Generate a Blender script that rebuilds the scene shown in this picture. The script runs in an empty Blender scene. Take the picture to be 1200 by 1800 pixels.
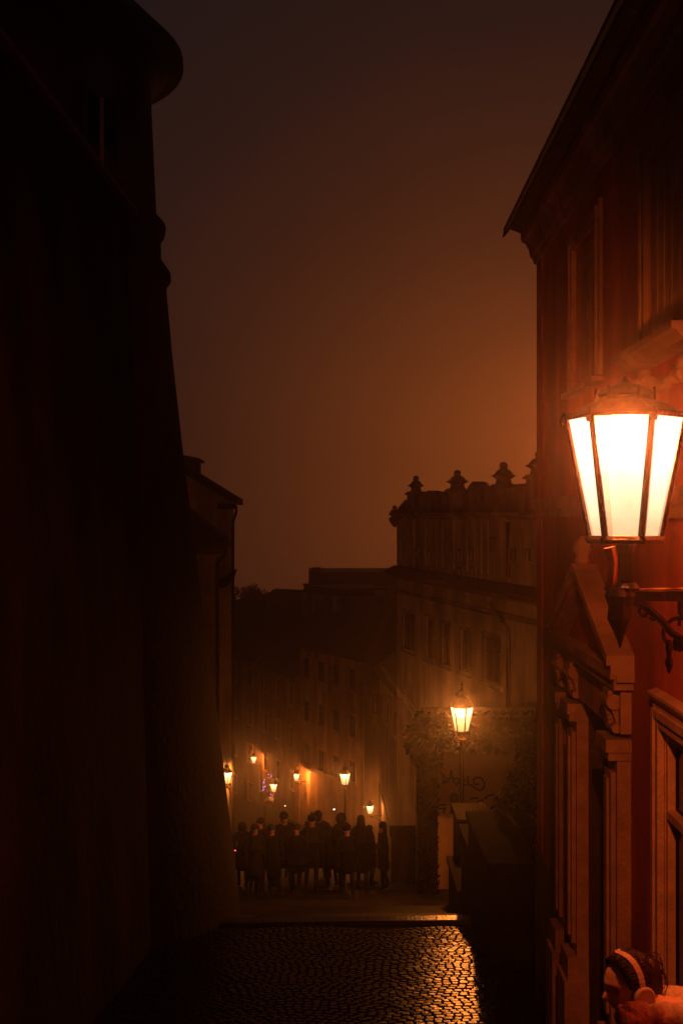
import bpy, bmesh, math, random
from mathutils import Vector, Matrix
R = random.Random(7)
S = bpy.context.scene
COL = S.collection
PI = math.pi
F = 2100.0                                   # focal length in photo pixels (photo is 1200 x 1800)

# ------------------------------------------------------------------ camera
cam = bpy.data.cameras.new('camera'); cam.sensor_fit = 'VERTICAL'; cam.sensor_height = 36.0; cam.sensor_width = 24.0
cam.lens = 36.0 * F / 1800.0; cam.clip_start = 0.05; cam.clip_end = 2000
co = bpy.data.objects.new('camera', cam); COL.objects.link(co)
co.location = (0, 0, 0); co.rotation_euler = (math.radians(90 + 0.14), 0, 0)
cam.dof.use_dof = False
S.camera = co
HZ = 905.0

# ------------------------------------------------------------------ world: night sky with town glow
w = bpy.data.worlds.new('World'); S.world = w; w.use_nodes = True
nt = w.node_tree; N = nt.nodes; L = nt.links
for n in list(N): N.remove(n)
out = N.new('ShaderNodeOutputWorld'); bg = N.new('ShaderNodeBackground')
tc = N.new('ShaderNodeTexCoord'); nrm = N.new('ShaderNodeVectorMath'); nrm.operation = 'NORMALIZE'
L.new(tc.outputs['Generated'], nrm.inputs[0])
dot = N.new('ShaderNodeVectorMath'); dot.operation = 'DOT_PRODUCT'
gd = Vector((math.tan(math.radians(9.0)), 1, math.tan(math.radians(1.0)))).normalized()
dot.inputs[1].default_value = gd
L.new(nrm.outputs[0], dot.inputs[0])
ac = N.new('ShaderNodeMath'); ac.operation = 'ARCCOSINE'; L.new(dot.outputs['Value'], ac.inputs[0])
mr = N.new('ShaderNodeMapRange'); mr.inputs['From Max'].default_value = math.radians(60)
L.new(ac.outputs[0], mr.inputs['Value'])
cr = N.new('ShaderNodeValToRGB'); L.new(mr.outputs[0], cr.inputs[0])
el = cr.color_ramp.elements
SKY = [(0.0, (.30, .066, .0115)), (.06, (.245, .055, .0105)), (.13, (.148, .0345, .0082)), (.20, (.090, .0225, .0072)),
       (.27, (.053, .0150, .0066)), (.36, (.027, .0098, .0066)), (.48, (.0145, .0078, .0070)), (1.0, (.004, .0028, .0031))]
el[0].position = 0; el[0].color = (*SKY[0][1], 1); el[1].position = 1; el[1].color = (*SKY[-1][1], 1)
for p, c in SKY[1:-1]:
    e = el.new(p); e.color = (*c, 1)
sky = N.new('ShaderNodeTexSky'); sky.sky_type = 'NISHITA'; sky.sun_disc = False
sky.sun_elevation = math.radians(-6); sky.sun_rotation = math.radians(10)
sv = N.new('ShaderNodeVectorMath'); sv.operation = 'SCALE'; sv.inputs['Scale'].default_value = 0.01
L.new(sky.outputs[0], sv.inputs[0])
cn = N.new('ShaderNodeTexNoise'); cn.inputs['Scale'].default_value = 2.2; cn.inputs['Detail'].default_value = 3
L.new(nrm.outputs[0], cn.inputs['Vector'])
cm = N.new('ShaderNodeMapRange'); cm.inputs['From Min'].default_value = .3; cm.inputs['From Max'].default_value = .7
cm.inputs['To Min'].default_value = .86; cm.inputs['To Max'].default_value = 1.14; L.new(cn.outputs['Fac'], cm.inputs['Value'])
sc2 = N.new('ShaderNodeVectorMath'); sc2.operation = 'SCALE'; L.new(cr.outputs[0], sc2.inputs[0]); L.new(cm.outputs[0], sc2.inputs['Scale'])
add = N.new('ShaderNodeVectorMath'); add.operation = 'ADD'; L.new(sc2.outputs[0], add.inputs[0]); L.new(sv.outputs[0], add.inputs[1])
L.new(add.outputs[0], bg.inputs['Color']); bg.inputs['Strength'].default_value = 1.0
L.new(bg.outputs[0], out.inputs['Surface'])
S.view_settings.view_transform = 'Standard'; S.view_settings.look = 'None'
S.view_settings.exposure = 0; S.view_settings.gamma = 1
S.cycles.use_denoising = True
S.cycles.max_bounces = 6; S.cycles.volume_bounces = 1; S.cycles.transparent_max_bounces = 16
S.cycles.sample_clamp_indirect = 3.0
LAMP_COL = (1.0, .255, .034)
NEAR_COL = (1.0, .165, .028)
LAMP_W = 300.0
HAZE = 0.0025

# ------------------------------------------------------------------ helpers
def px(x, y, D):                             # a point at distance D seen at photo pixel x, y
    return Vector(((x - 600) / F * D, D, (HZ - y) / F * D))
def hit(x, y, A, B):                         # the same, on the vertical plane through A and B
    r = Vector(((x - 600) / F, 1.0, (HZ - y) / F))
    d = Vector((B[0] - A[0], B[1] - A[1])); n = Vector((d.y, -d.x))
    t = (n.x * A[0] + n.y * A[1]) / (n.x * r.x + n.y * r.y)
    return r * t
GP = [(-40, -3.0), (0, -3.0), (5, -3.45), (11, -5.02), (17, -5.8), (44, -13.0), (70, -20.2), (85, -22.2), (100, -23.6), (140, -24.5), (300, -24.5)]
def gz(y):
    for (a, za), (b, zb) in zip(GP, GP[1:]):
        if y <= b: return za + (zb - za) * (y - a) / (b - a)
    return GP[-1][1]

def frame(A, B, outward):                    # local u along A->B, v outward, z up (world)
    a = Vector((A[0], A[1], 0)); u = Vector((B[0] - A[0], B[1] - A[1], 0)); ln = u.length; u.normalize()
    v = Vector((-u.y, u.x, 0)) * outward
    def f(p): return a + u * p[0] + v * p[1] + Vector((0, 0, p[2]))
    f.len = ln; f.u = u; f.v = v; f.a = a
    return f

class MB:
    def __init__(s, f=None): s.v = []; s.f = []; s.m = []; s.t = f; s.mi = 0
    def P(s, p):
        p = Vector(p); s.v.append(s.t(p) if s.t else p); return len(s.v) - 1
    def face(s, pts):
        s.f.append([s.P(p) for p in pts]); s.m.append(s.mi); return s
    def box(s, a, b):
        x0, y0, z0 = a; x1, y1, z1 = b
        i = [s.P(p) for p in ((x0, y0, z0), (x1, y0, z0), (x1, y1, z0), (x0, y1, z0), (x0, y0, z1), (x1, y0, z1), (x1, y1, z1), (x0, y1, z1))]
        for q in ((0, 3, 2, 1), (4, 5, 6, 7), (0, 1, 5, 4), (1, 2, 6, 5), (2, 3, 7, 6), (3, 0, 4, 7)):
            s.f.append([i[k] for k in q]); s.m.append(s.mi)
        return s
    def prism(s, poly, ax, a, b):            # 2D polygon extruded along axis ax (0,1,2) from a to b
        def q(p, t):
            l = list(p); l.insert(ax, t); return l
        A = [s.P(q(p, a)) for p in poly]; B = [s.P(q(p, b)) for p in poly]; n = len(poly)
        s.f.append(A[::-1]); s.m.append(s.mi); s.f.append(B); s.m.append(s.mi)
        for k in range(n):
            s.f.append([A[k], A[(k + 1) % n], B[(k + 1) % n], B[k]]); s.m.append(s.mi)
        return s
    def lathe(s, prof, c=(0, 0, 0), n=16, axis=2, ph=0.0, cap=True):
        rings = []
        for r, z in prof:
            ring = []
            for k in range(n):
                t = ph + 2 * PI * k / n
                p = [r * math.cos(t), r * math.sin(t), z]
                if axis == 0: p = [p[2], p[0], p[1]]
                if axis == 1: p = [p[0], p[2], p[1]]
                ring.append(s.P((c[0] + p[0], c[1] + p[1], c[2] + p[2])))
            rings.append(ring)
        for a, b in zip(rings, rings[1:]):
            for k in range(n):
                s.f.append([a[k], a[(k + 1) % n], b[(k + 1) % n], b[k]]); s.m.append(s.mi)
        if cap:
            s.f.append(rings[0][::-1]); s.f.append(rings[-1]); s.m += [s.mi] * 2
        return s
    def tube(s, pts, r, n=8, closed=False):
        pts = [Vector(p) for p in pts]; rs = r if isinstance(r, (list, tuple)) else [r] * len(pts)
        rings = []; m = len(pts)
        for i, p in enumerate(pts):
            if closed: d = pts[(i + 1) % m] - pts[i - 1]
            else: d = pts[min(i + 1, m - 1)] - pts[max(i - 1, 0)]
            d.normalize(); up = Vector((0, 0, 1)) if abs(d.z) < .9 else Vector((0, 1, 0))
            a = d.cross(up).normalized(); b = d.cross(a).normalized()
            rings.append([s.P(p + (a * math.cos(2 * PI * k / n) + b * math.sin(2 * PI * k / n)) * rs[i]) for k in range(n)])
        rr = rings + [rings[0]] if closed else rings
        for a, b in zip(rr, rr[1:]):
            for k in range(n):
                s.f.append([a[k], a[(k + 1) % n], b[(k + 1) % n], b[k]]); s.m.append(s.mi)
        if not closed:
            s.f.append(rings[0][::-1]); s.f.append(rings[-1]); s.m += [s.mi] * 2
        return s
    def ball(s, c, r, n=12, sc=(1, 1, 1)):
        c = Vector(c); m = max(6, n // 2 + 1)
        prof = [(max(1e-4, r * math.sin(PI * k / m)), -r * math.cos(PI * k / m)) for k in range(m + 1)]
        rings = [[s.P((c.x + a * math.cos(2 * PI * k / n) * sc[0], c.y + a * math.sin(2 * PI * k / n) * sc[1], c.z + z * sc[2])) for k in range(n)] for a, z in prof]
        for a, b in zip(rings, rings[1:]):
            for k in range(n):
                s.f.append([a[k], a[(k + 1) % n], b[(k + 1) % n], b[k]]); s.m.append(s.mi)
        return s
    def leaf(s, c, size):
        a = Vector((R.gauss(0, 1), R.gauss(0, 1), R.gauss(0, 1))).normalized(); b = a.orthogonal().normalized(); c = Vector(c)
        t = size * R.uniform(.6, 1.2); e = a.cross(b)
        s.face([c - b * t, c + e * t * .5, c + b * t, c - e * t * .5]); return s
    def build(s, name, mats, parent=None, smooth=False, recalc=True, loc=None):
        if not isinstance(mats, (list, tuple)): mats = [mats]
        org = Vector(loc) if loc is not None else None
        me = bpy.data.meshes.new(name)
        vv = [p - org for p in s.v] if org is not None else s.v
        me.from_pydata([tuple(p) for p in vv], [], s.f)
        for m in mats: me.materials.append(m)
        me.polygons.foreach_set('material_index', s.m)
        if recalc:
            bm = bmesh.new(); bm.from_mesh(me); bmesh.ops.recalc_face_normals(bm, faces=bm.faces); bm.to_mesh(me); bm.free()
        if smooth: me.polygons.foreach_set('use_smooth', [True] * len(me.polygons))
        o = bpy.data.objects.new(name, me); COL.objects.link(o)
        if org is not None: o.location = org
        if parent is not None: attach(o, parent)
        return o

def wloc(o):
    p = o.location.copy()
    q = o.parent
    while q is not None: p += q.location; q = q.parent
    return p
def attach(o, parent):                       # world-placed mesh becomes a child (no rotations on parents at this time)
    o.parent = parent; o.location = o.location - wloc(parent)
def tag(o, label=None, cat=None, group=None, kind=None):
    if label: o['label'] = label
    if cat: o['category'] = cat
    if group: o['group'] = group
    if kind: o['kind'] = kind
    return o
def thing(name, loc, label, cat, group=None):
    o = bpy.data.objects.new(name, None); o.empty_display_size = .2; COL.objects.link(o); o.location = loc
    return tag(o, label, cat, group)

def mat(name, col, rough=.8, var=.25, scale=3.0, bump=.3, bscale=20.0, metal=0.0, stain=0.0, bdist=.02, spec=.5):
    m = bpy.data.materials.new(name); m.use_nodes = True; t = m.node_tree; n = t.nodes; l = t.links
    b = n['Principled BSDF']; b.inputs['Roughness'].default_value = rough; b.inputs['Metallic'].default_value = metal
    b.inputs['Specular IOR Level'].default_value = spec
    c = n.new('ShaderNodeNewGeometry')
    no = n.new('ShaderNodeTexNoise'); no.inputs['Scale'].default_value = scale; no.inputs['Detail'].default_value = 6
    l.new(c.outputs['Position'], no.inputs['Vector'])
    r = n.new('ShaderNodeValToRGB'); l.new(no.outputs['Fac'], r.inputs[0])
    e = r.color_ramp.elements
    e[0].position = .3; e[0].color = (*[x * (1 - var) for x in col], 1)
    e[1].position = .7; e[1].color = (*[min(1, x * (1 + var)) for x in col], 1)
    last = r.outputs[0]
    if stain:
        s2 = n.new('ShaderNodeTexNoise'); s2.inputs['Scale'].default_value = .7; s2.inputs['Detail'].default_value = 8
        mp = n.new('ShaderNodeMapping'); mp.inputs['Scale'].default_value = (1.6, 1.6, .35)
        l.new(c.outputs['Position'], mp.inputs['Vector']); l.new(mp.outputs[0], s2.inputs['Vector'])
        rr = n.new('ShaderNodeValToRGB'); rr.color_ramp.elements[0].position = .42; rr.color_ramp.elements[1].position = .62
        rr.color_ramp.elements[0].color = (1 - stain,) * 3 + (1,); l.new(s2.outputs['Fac'], rr.inputs[0])
        mx = n.new('ShaderNodeMix'); mx.data_type = 'RGBA'; mx.blend_type = 'MULTIPLY'; mx.inputs[0].default_value = 1
        l.new(last, mx.inputs[6]); l.new(rr.outputs[0], mx.inputs[7]); last = mx.outputs[2]
    l.new(last, b.inputs['Base Color'])
    if bump:
        n2 = n.new('ShaderNodeTexNoise'); n2.inputs['Scale'].default_value = bscale; n2.inputs['Detail'].default_value = 8
        l.new(c.outputs['Position'], n2.inputs['Vector'])
        bu = n.new('ShaderNodeBump'); bu.inputs['Strength'].default_value = bump; bu.inputs['Distance'].default_value = bdist
        l.new(n2.outputs['Fac'], bu.inputs['Height']); l.new(bu.outputs[0], b.inputs['Normal'])
    return m
def glow(name, col, strength):
    m = bpy.data.materials.new(name); m.use_nodes = True; n = m.node_tree.nodes; l = m.node_tree.links
    for q in list(n): n.remove(q)
    o = n.new('ShaderNodeOutputMaterial'); e = n.new('ShaderNodeEmission'); e.inputs[0].default_value = (*col, 1); e.inputs[1].default_value = strength
    l.new(e.outputs[0], o.inputs[0]); return m
def lamp_glass(name, c0, c1, s0, s1):              # frosted lit glass: lets the lamp's light out, glows itself
    m = bpy.data.materials.new(name); m.use_nodes = True; n = m.node_tree.nodes; l = m.node_tree.links
    for q in list(n): n.remove(q)
    o = n.new('ShaderNodeOutputMaterial'); e = n.new('ShaderNodeEmission'); tr = n.new('ShaderNodeBsdfTransparent')
    ad = n.new('ShaderNodeAddShader'); tr.inputs[0].default_value = (.78, .78, .78, 1)
    c = n.new('ShaderNodeTexCoord'); sx = n.new('ShaderNodeSeparateXYZ'); l.new(c.outputs['Generated'], sx.inputs[0])
    no = n.new('ShaderNodeTexNoise'); no.inputs['Scale'].default_value = 2.5; l.new(c.outputs['Generated'], no.inputs['Vector'])
    am = n.new('ShaderNodeMath'); am.operation = 'MULTIPLY_ADD'; am.inputs[1].default_value = .5; l.new(no.outputs['Fac'], am.inputs[0]); l.new(sx.outputs['Z'], am.inputs[2])
    r = n.new('ShaderNodeValToRGB'); l.new(am.outputs[0], r.inputs[0]); E = r.color_ramp.elements
    E[0].position = .25; E[0].color = (*c0, 1); E[1].position = 1.0; E[1].color = (*c1, 1)
    l.new(r.outputs[0], e.inputs[0])
    st = n.new('ShaderNodeMapRange'); st.inputs['From Min'].default_value = .35; st.inputs['From Max'].default_value = 1.1
    st.inputs['To Min'].default_value = s0; st.inputs['To Max'].default_value = s1
    l.new(am.outputs[0], st.inputs['Value']); l.new(st.outputs[0], e.inputs[1])
    l.new(e.outputs[0], ad.inputs[0]); l.new(tr.outputs[0], ad.inputs[1]); l.new(ad.outputs[0], o.inputs[0]); return m

M = {}
M['red'] = mat('red_plaster', (.62, .115, .05), .85, .22, 2.6, .4, 24, stain=.5)
M['trim'] = mat('pale_stone_trim', (.50, .30, .17), .75, .22, 7, .35, 40, stain=.45)
M['plinth'] = mat('dark_plinth_stone', (.16, .11, .08), .8, .3, 3, .5, 14)
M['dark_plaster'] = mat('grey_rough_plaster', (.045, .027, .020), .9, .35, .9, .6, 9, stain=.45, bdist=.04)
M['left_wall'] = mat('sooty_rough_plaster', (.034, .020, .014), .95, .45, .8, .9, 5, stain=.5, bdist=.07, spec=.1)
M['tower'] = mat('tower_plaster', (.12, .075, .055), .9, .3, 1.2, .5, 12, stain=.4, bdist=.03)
M['cream'] = mat('cream_plaster', (.80, .62, .42), .85, .2, 1.2, .3, 25, stain=.4)
M['pale'] = mat('pale_plaster', (.56, .42, .27), .85, .22, 1.0, .3, 22, stain=.45)
M['ochre'] = mat('ochre_plaster', (.52, .33, .18), .85, .22, 1.1, .3, 22, stain=.4)
M['pink'] = mat('rose_plaster', (.34, .17, .11), .85, .22, 1.1, .3, 22, stain=.4)
M['greyp'] = mat('grey_plaster', (.25, .19, .14), .85, .22, 1.1, .3, 22, stain=.4)
M['attic'] = mat('weathered_attic_stone', (.46, .35, .23), .85, .25, 2.0, .3, 22, stain=.5)
M['tile'] = mat('old_roof_tile', (.10, .045, .03), .75, .4, 6, .6, 8, bdist=.05)
M['mossy'] = mat('mossy_black_stone', (.018, .015, .010), .95, .4, 4, .5, 18, spec=.1)
M['tread'] = mat('worn_step_paving', (.030, .022, .017), .6, .4, 2.5, .8, 9, spec=.2)
M['soffit'] = mat('dark_eave_boards', (.020, .013, .010), .9, .3, 5, .3, 20)
M['copper'] = mat('dark_sheet_roof', (.05, .04, .035), .6, .3, 3, .2, 10)
M['iron'] = mat('black_iron', (.022, .016, .013), .38, .4, 12, .35, 60, metal=.6)
M['sash'] = mat('dark_painted_sash', (.10, .065, .045), .6, .3, 6, .2, 30)
M['brass'] = mat('worn_gilt_iron', (.32, .17, .07), .35, .3, 12, .2, 60, metal=.7)
M['wood'] = mat('dark_door_wood', (.045, .022, .014), .6, .4, 5, .3, 25)
M['pipe'] = mat('zinc_downpipe', (.07, .055, .045), .5, .3, 5, .2, 20, metal=.5)
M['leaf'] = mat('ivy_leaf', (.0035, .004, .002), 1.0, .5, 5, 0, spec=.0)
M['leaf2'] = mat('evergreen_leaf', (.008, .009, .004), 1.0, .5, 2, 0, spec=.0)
M['bark'] = mat('bark', (.022, .015, .011), .9, .3, 6, .6, 20)
M['slab'] = mat('worn_kerb_stone', (.045, .033, .025), .28, .3, 5, .4, 25)
M['spray'] = mat('spray_paint', (.018, .010, .008), .6, .2, 5, 0)
M['skin'] = mat('skin', (.62, .38, .28), .55, .06, 8, .05, 80)
M['hair'] = mat('dark_hair', (.018, .010, .008), .45, .4, 30, .4, 120)
M['coatw'] = mat('cream_coat', (.58, .42, .30), .8, .08, 9, .35, 45)
M['phones'] = mat('white_headphones', (.55, .40, .30), .45, .03, 8, 0)
M['cushion'] = mat('ear_cushion', (.10, .06, .05), .7, .1, 8, 0)
M['jeans'] = mat('dark_trousers', (.010, .010, .014), .95, .2, 9, .2, 60)
M['shoe'] = mat('dark_shoe', (.02, .018, .018), .6, .2, 9, 0)
for k, c in dict(coat_black=(.007, .006, .007), coat_navy=(.008, .009, .016), coat_brown=(.024, .014, .009), coat_grey=(.026, .022, .020), coat_green=(.012, .015, .009)).items():
    M[k] = mat(k, c, .95, .2, 6, .3, 40, spec=.1)
def glass_dark():
    m = bpy.data.materials.new('night_window_glass'); m.use_nodes = True; b = m.node_tree.nodes['Principled BSDF']
    b.inputs['Base Color'].default_value = (.012, .010, .010, 1); b.inputs['Roughness'].default_value = .12; b.inputs['Specular IOR Level'].default_value = .22
    return m
M['glass'] = glass_dark()
M['lampglass'] = lamp_glass('lit_lantern_glass', (1, .72, .34), (1, .86, .60), .50, 1.45)
M['farglass'] = lamp_glass('lit_street_lamp_glass', (1, .50, .13), (1, .68, .30), .8, 1.9)
M['mantle'] = glow('lamp_mantle', (1, .80, .48), 9)
_n = M['mantle'].node_tree.nodes; _l = M['mantle'].node_tree.links
_t = _n.new('ShaderNodeBsdfTransparent'); _a = _n.new('ShaderNodeAddShader')
_e = [q for q in _n if q.type == 'EMISSION'][0]; _o = [q for q in _n if q.type == 'OUTPUT_MATERIAL'][0]
_l.new(_e.outputs[0], _a.inputs[0]); _l.new(_t.outputs[0], _a.inputs[1]); _l.new(_a.outputs[0], _o.inputs['Surface'])
M['fairy'] = glow('violet_fairy_bulb', (.75, .35, .9), 1.6)
M['whitebulb'] = glow('small_white_bulb', (1, .85, .55), 5)
M['redbulb'] = glow('small_red_lens', (1, .12, .05), 2.2)

M['joint'] = mat('dark_joint_grit', (.010, .008, .006), .95, .4, 30, .3, 60, spec=.05)
M['sett'] = mat('wet_sett', (.016, .012, .010), .27, .45, 5, .6, 70, bdist=.0030, spec=.21)

# ------------------------------------------------------------------ setting: ground, steps, hill
g = MB()
ys = sorted(set([p[0] for p in GP] + list(range(-40, 17, 2)) + list(range(44, 300, 8)) + [16.98]))
ys = [y for y in ys if y <= 17] + [y for y in ys if y >= 44]
xs = [-90, -40, -15, -6, -3, 0, 3, 6, 15, 40, 90]
idx = {}
for seg in ([y for y in ys if y <= 17], [y for y in ys if y >= 44]):
    for y in seg:
        for x in xs: idx[(x, y)] = g.P((x, y, gz(y)))
    for a, b in zip(seg, seg[1:]):
        for c, d in zip(xs, xs[1:]):
            g.f.append([idx[(c, a)], idx[(d, a)], idx[(d, b)], idx[(c, b)]]); g.m.append(0)
# long shallow steps between 17 m and 44 m
g.mi = 1
n_st = 14; dy = 27.0 / n_st; rise = 7.2 / n_st
for k in range(n_st):
    y0 = 17 + k * dy; y1 = y0 + dy; za = gz(y0) - .10; zb = gz(y1)
    for c, d in zip(xs, xs[1:]):
        g.face([(c, y0, za), (d, y0, za), (d, y1, zb), (c, y1, zb)])
    g.face([(-90, y0, gz(y0)), (90, y0, gz(y0)), (90, y0, za), (-90, y0, za)])
tag(g.build('ground', [M['joint'], M['tread']], recalc=False), kind='structure')
# every sett of the paving in front of the steps is a small worn stone of its own shape, one sheet of paving
sv, sf, smf = [], [], []
pitch = .098; row = 0; yy = 1.45
while yy < 16.72:
    xx = -3.4 + R.random() * pitch
    while xx < 3.6:
        wS = pitch * R.uniform(.80, 1.18); arcy = yy + .30 * abs(math.sin((xx + 3.4) * PI / 1.9)) - .3
        if xx > -3.3 and 1.3 < arcy < 16.70 and not (abs(xx) < 1.7 and arcy < 1.5):
            cx, cy = xx + wS / 2, arcy + R.uniform(-.008, .008); cz = gz(cy)
            sl = (gz(cy + .05) - gz(cy - .05)) / .1
            hx_, hy_ = wS * .46, pitch * R.uniform(.38, .45); tx, ty = R.gauss(0, .024), R.gauss(0, .018)
            h0 = R.uniform(.016, .025) + .012 * math.sin(cx * 2.1 + cy * .9) * math.sin(cy * 1.3); rt = R.gauss(0, .10); ca, sa = math.cos(rt), math.sin(rt)
            def sp3(i, j, dz):
                lx, ly = i * hx_, j * hy_; X_, Y_ = cx + lx * ca - ly * sa, cy + lx * sa + ly * ca
                return (X_, Y_, cz + sl * (Y_ - cy) + dz + tx * lx + ty * ly)
            base = len(sv)
            for j in (-.82, 0, .82):
                for i in (-.82, 0, .82):
                    c9 = .90 if abs(i * j) > .5 else 1.0
                    sv.append(sp3(i * c9, j * c9, h0 - .0007 * (i * i + j * j) + R.uniform(-.0004, .0004)))
            for j in range(2):
                for i in range(2):
                    q = base + j * 3 + i; sf.append((q, q + 1, q + 4, q + 3)); smf.append(True)
            rim = [base, base + 1, base + 2, base + 5, base + 8, base + 7, base + 6, base + 3]; k0 = len(sv)
            for q in rim: sv.append(sv[q])
            for i, j in ((-.95, -.95), (0, -1.05), (.95, -.95), (1.05, 0), (.95, .95), (0, 1.05), (-.95, .95), (-1.05, 0)): sv.append(sp3(i, j, -.004))
            for k in range(8): sf.append((k0 + k, k0 + 8 + k, k0 + 8 + (k + 1) % 8, k0 + (k + 1) % 8)); smf.append(False)
        xx += wS
    yy += pitch; row += 1
sme = bpy.data.meshes.new('paving'); sme.from_pydata(sv, [], sf); sme.materials.append(M['sett']); sme.materials.append(M['joint']); sme.polygons.foreach_set('material_index', [0 if q else 1 for q in smf]); sme.polygons.foreach_set('use_smooth', smf)
so = bpy.data.objects.new('paving', sme); COL.objects.link(so); tag(so, kind='structure')
kb = MB()
for k in range(1, n_st):
    y0 = 17 + k * dy
    kb.box((-8, y0 - .16, gz(y0) - .15), (9, y0 + .004, gz(y0) + .006))
tag(kb.build('steps', M['tread']), kind='structure')
kk = MB(); kx = -4.0
while kx < 3.1:
    kw = R.uniform(.7, 1.1); y0 = 16.82 + .035 * kx + R.uniform(-.008, .008); zt_ = gz(17) + .085 + R.uniform(-.006, .006); t1 = R.uniform(-.006, .006)
    vs = [(kx + .0015, y0, -.25), (kx + kw - .0015, y0 + .03, -.25), (kx + kw - .0015, y0 + .25, -.25), (kx + .0015, y0 + .22, -.25)]
    A_ = [kk.P((x, y, gz(17) + z)) for x, y, z in vs]
    B_ = [kk.P((x, y, zt_ - .014 + (t1 if i in (1, 2) else 0))) for i, (x, y, z) in enumerate(vs)]
    cxk, cyk = kx + kw / 2, y0 + .12
    C_ = [kk.P((x + (.005 if x < cxk else -.005), y + (.012 if y < cyk else -.012), zt_ + (t1 if i in (1, 2) else 0))) for i, (x, y, z) in enumerate(vs)]
    for i in range(4):
        j = (i + 1) % 4; kk.f.append([A_[i], A_[j], B_[j], B_[i]]); kk.f.append([B_[i], B_[j], C_[j], C_[i]]); kk.m += [0, 0]
    kk.f.append(C_); kk.m.append(0); kx += kw
tag(kk.build('kerb', M['slab']), kind='structure')
tr = MB(); tr.box((-1.5, -6, -3.3), (1.5, 1.2, -1.66)); tr.box((-1.55, -6, -1.66), (1.55, 1.28, -1.60))
tag(tr.build('terrace', M['plinth']), kind='structure')
hl = MB(); hn = 30
def hill_z(x, y): return -24.5 + 9.6 * math.exp(-((y - 215) / 28) ** 2) * (.75 + .25 * math.sin(x * .05 + 1)) * (1 if x < 10 else .8)
gx = [-88 + 176 * i / hn for i in range(hn + 1)]; gy = [150 + 140 * j / hn for j in range(hn + 1)]
hid = [[hl.P((x, y, hill_z(x, y))) for x in gx] for y in gy]
for j in range(hn):
    for i in range(hn): hl.f.append([hid[j][i], hid[j][i + 1], hid[j + 1][i + 1], hid[j + 1][i]]); hl.m.append(0)
tag(hl.build('hill', M['leaf2'], smooth=True), kind='structure')

# ------------------------------------------------------------------ facades
def wall_mesh(b, u0, u1, z0, z1, holes, th=.3):
    """front wall in the local frame (v = 0 outward face) with real openings and reveals"""
    us = sorted(set([u0, u1] + [h[0] for h in holes] + [h[1] for h in holes]))
    zs = sorted(set([z0, z1] + [h[2] for h in holes] + [h[3] for h in holes]))
    for a, c in zip(us, us[1:]):
        for d, e in zip(zs, zs[1:]):
            mu, mz = (a + c) / 2, (d + e) / 2
            if any(h[0] < mu < h[1] and h[2] < mz < h[3] for h in holes): continue
            b.face([(a, 0, d), (c, 0, d), (c, 0, e), (a, 0, e)])
    for h in holes:
        a, c, d, e = h[:4]
        b.face([(a, 0, d), (a, -th, d), (a, -th, e), (a, 0, e)]); b.face([(c, 0, d), (c, -th, d), (c, -th, e), (c, 0, e)])
        b.face([(a, 0, d), (c, 0, d), (c, -th, d), (a, -th, d)]); b.face([(a, 0, e), (c, 0, e), (c, -th, e), (a, -th, e)])
    return b
def window_part(root, f, h, trim, sill=True, th=.3, surround=.12, mull=True, name='window', deep=.02):
    a, c, d, e = h[:4]
    b = MB(f); s = surround
    b.box((a - s, .002, d), (a, .05, e)); b.box((c, .002, d), (c + s, .05, e)); b.box((a - s, .002, e), (c + s, .06, e + s))
    wf = b.build(name, trim, root)
    if sill: MB(f).box((a - s - .04, .002, d - .10), (c + s + .04, .12, d)).build('sill', trim, wf)
    fr = MB(f); t = .045; v0, v1 = -deep - .05, -deep
    fr.box((a + .002, v0, d + .002), (a + t, v1, e - .002)); fr.box((c - t, v0, d + .002), (c - .002, v1, e - .002))
    fr.box((a + t, v0, d + .002), (c - t, v1, d + t)); fr.box((a + t, v0, e - t), (c - t, v1, e - .002))
    if mull:
        m = (a + c) / 2; fr.box((m - .02, v0, d + t), (m + .02, v1 + .01, e - t))
        zz = d + (e - d) * .68; fr.box((a + t, v0, zz - .018), (m - .02, v1, zz + .018)); fr.box((m + .02, v0, zz - .018), (c - t, v1, zz + .018))
    fr.build('sash', M['sash'], wf)
    MB(f).box((a + .003, v0 - .03, d + .003), (c - .003, v0 - .01, e - .003)).build('pane', M['glass'], wf)
    return wf
def shell(f, b, u0, u1, depth, z0, z1):      # the other sides of a building
    b.face([(u0, 0, z0), (u0, -depth, z0), (u0, -depth, z1), (u0, 0, z1)])
    b.face([(u1, 0, z0), (u1, -depth, z0), (u1, -depth, z1), (u1, 0, z1)])
    b.face([(u0, -depth, z0), (u1, -depth, z0), (u1, -depth, z1), (u0, -depth, z1)])
    b.face([(u0, 0, z1), (u1, 0, z1), (u1, -depth, z1), (u0, -depth, z1)])
    return b

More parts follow.
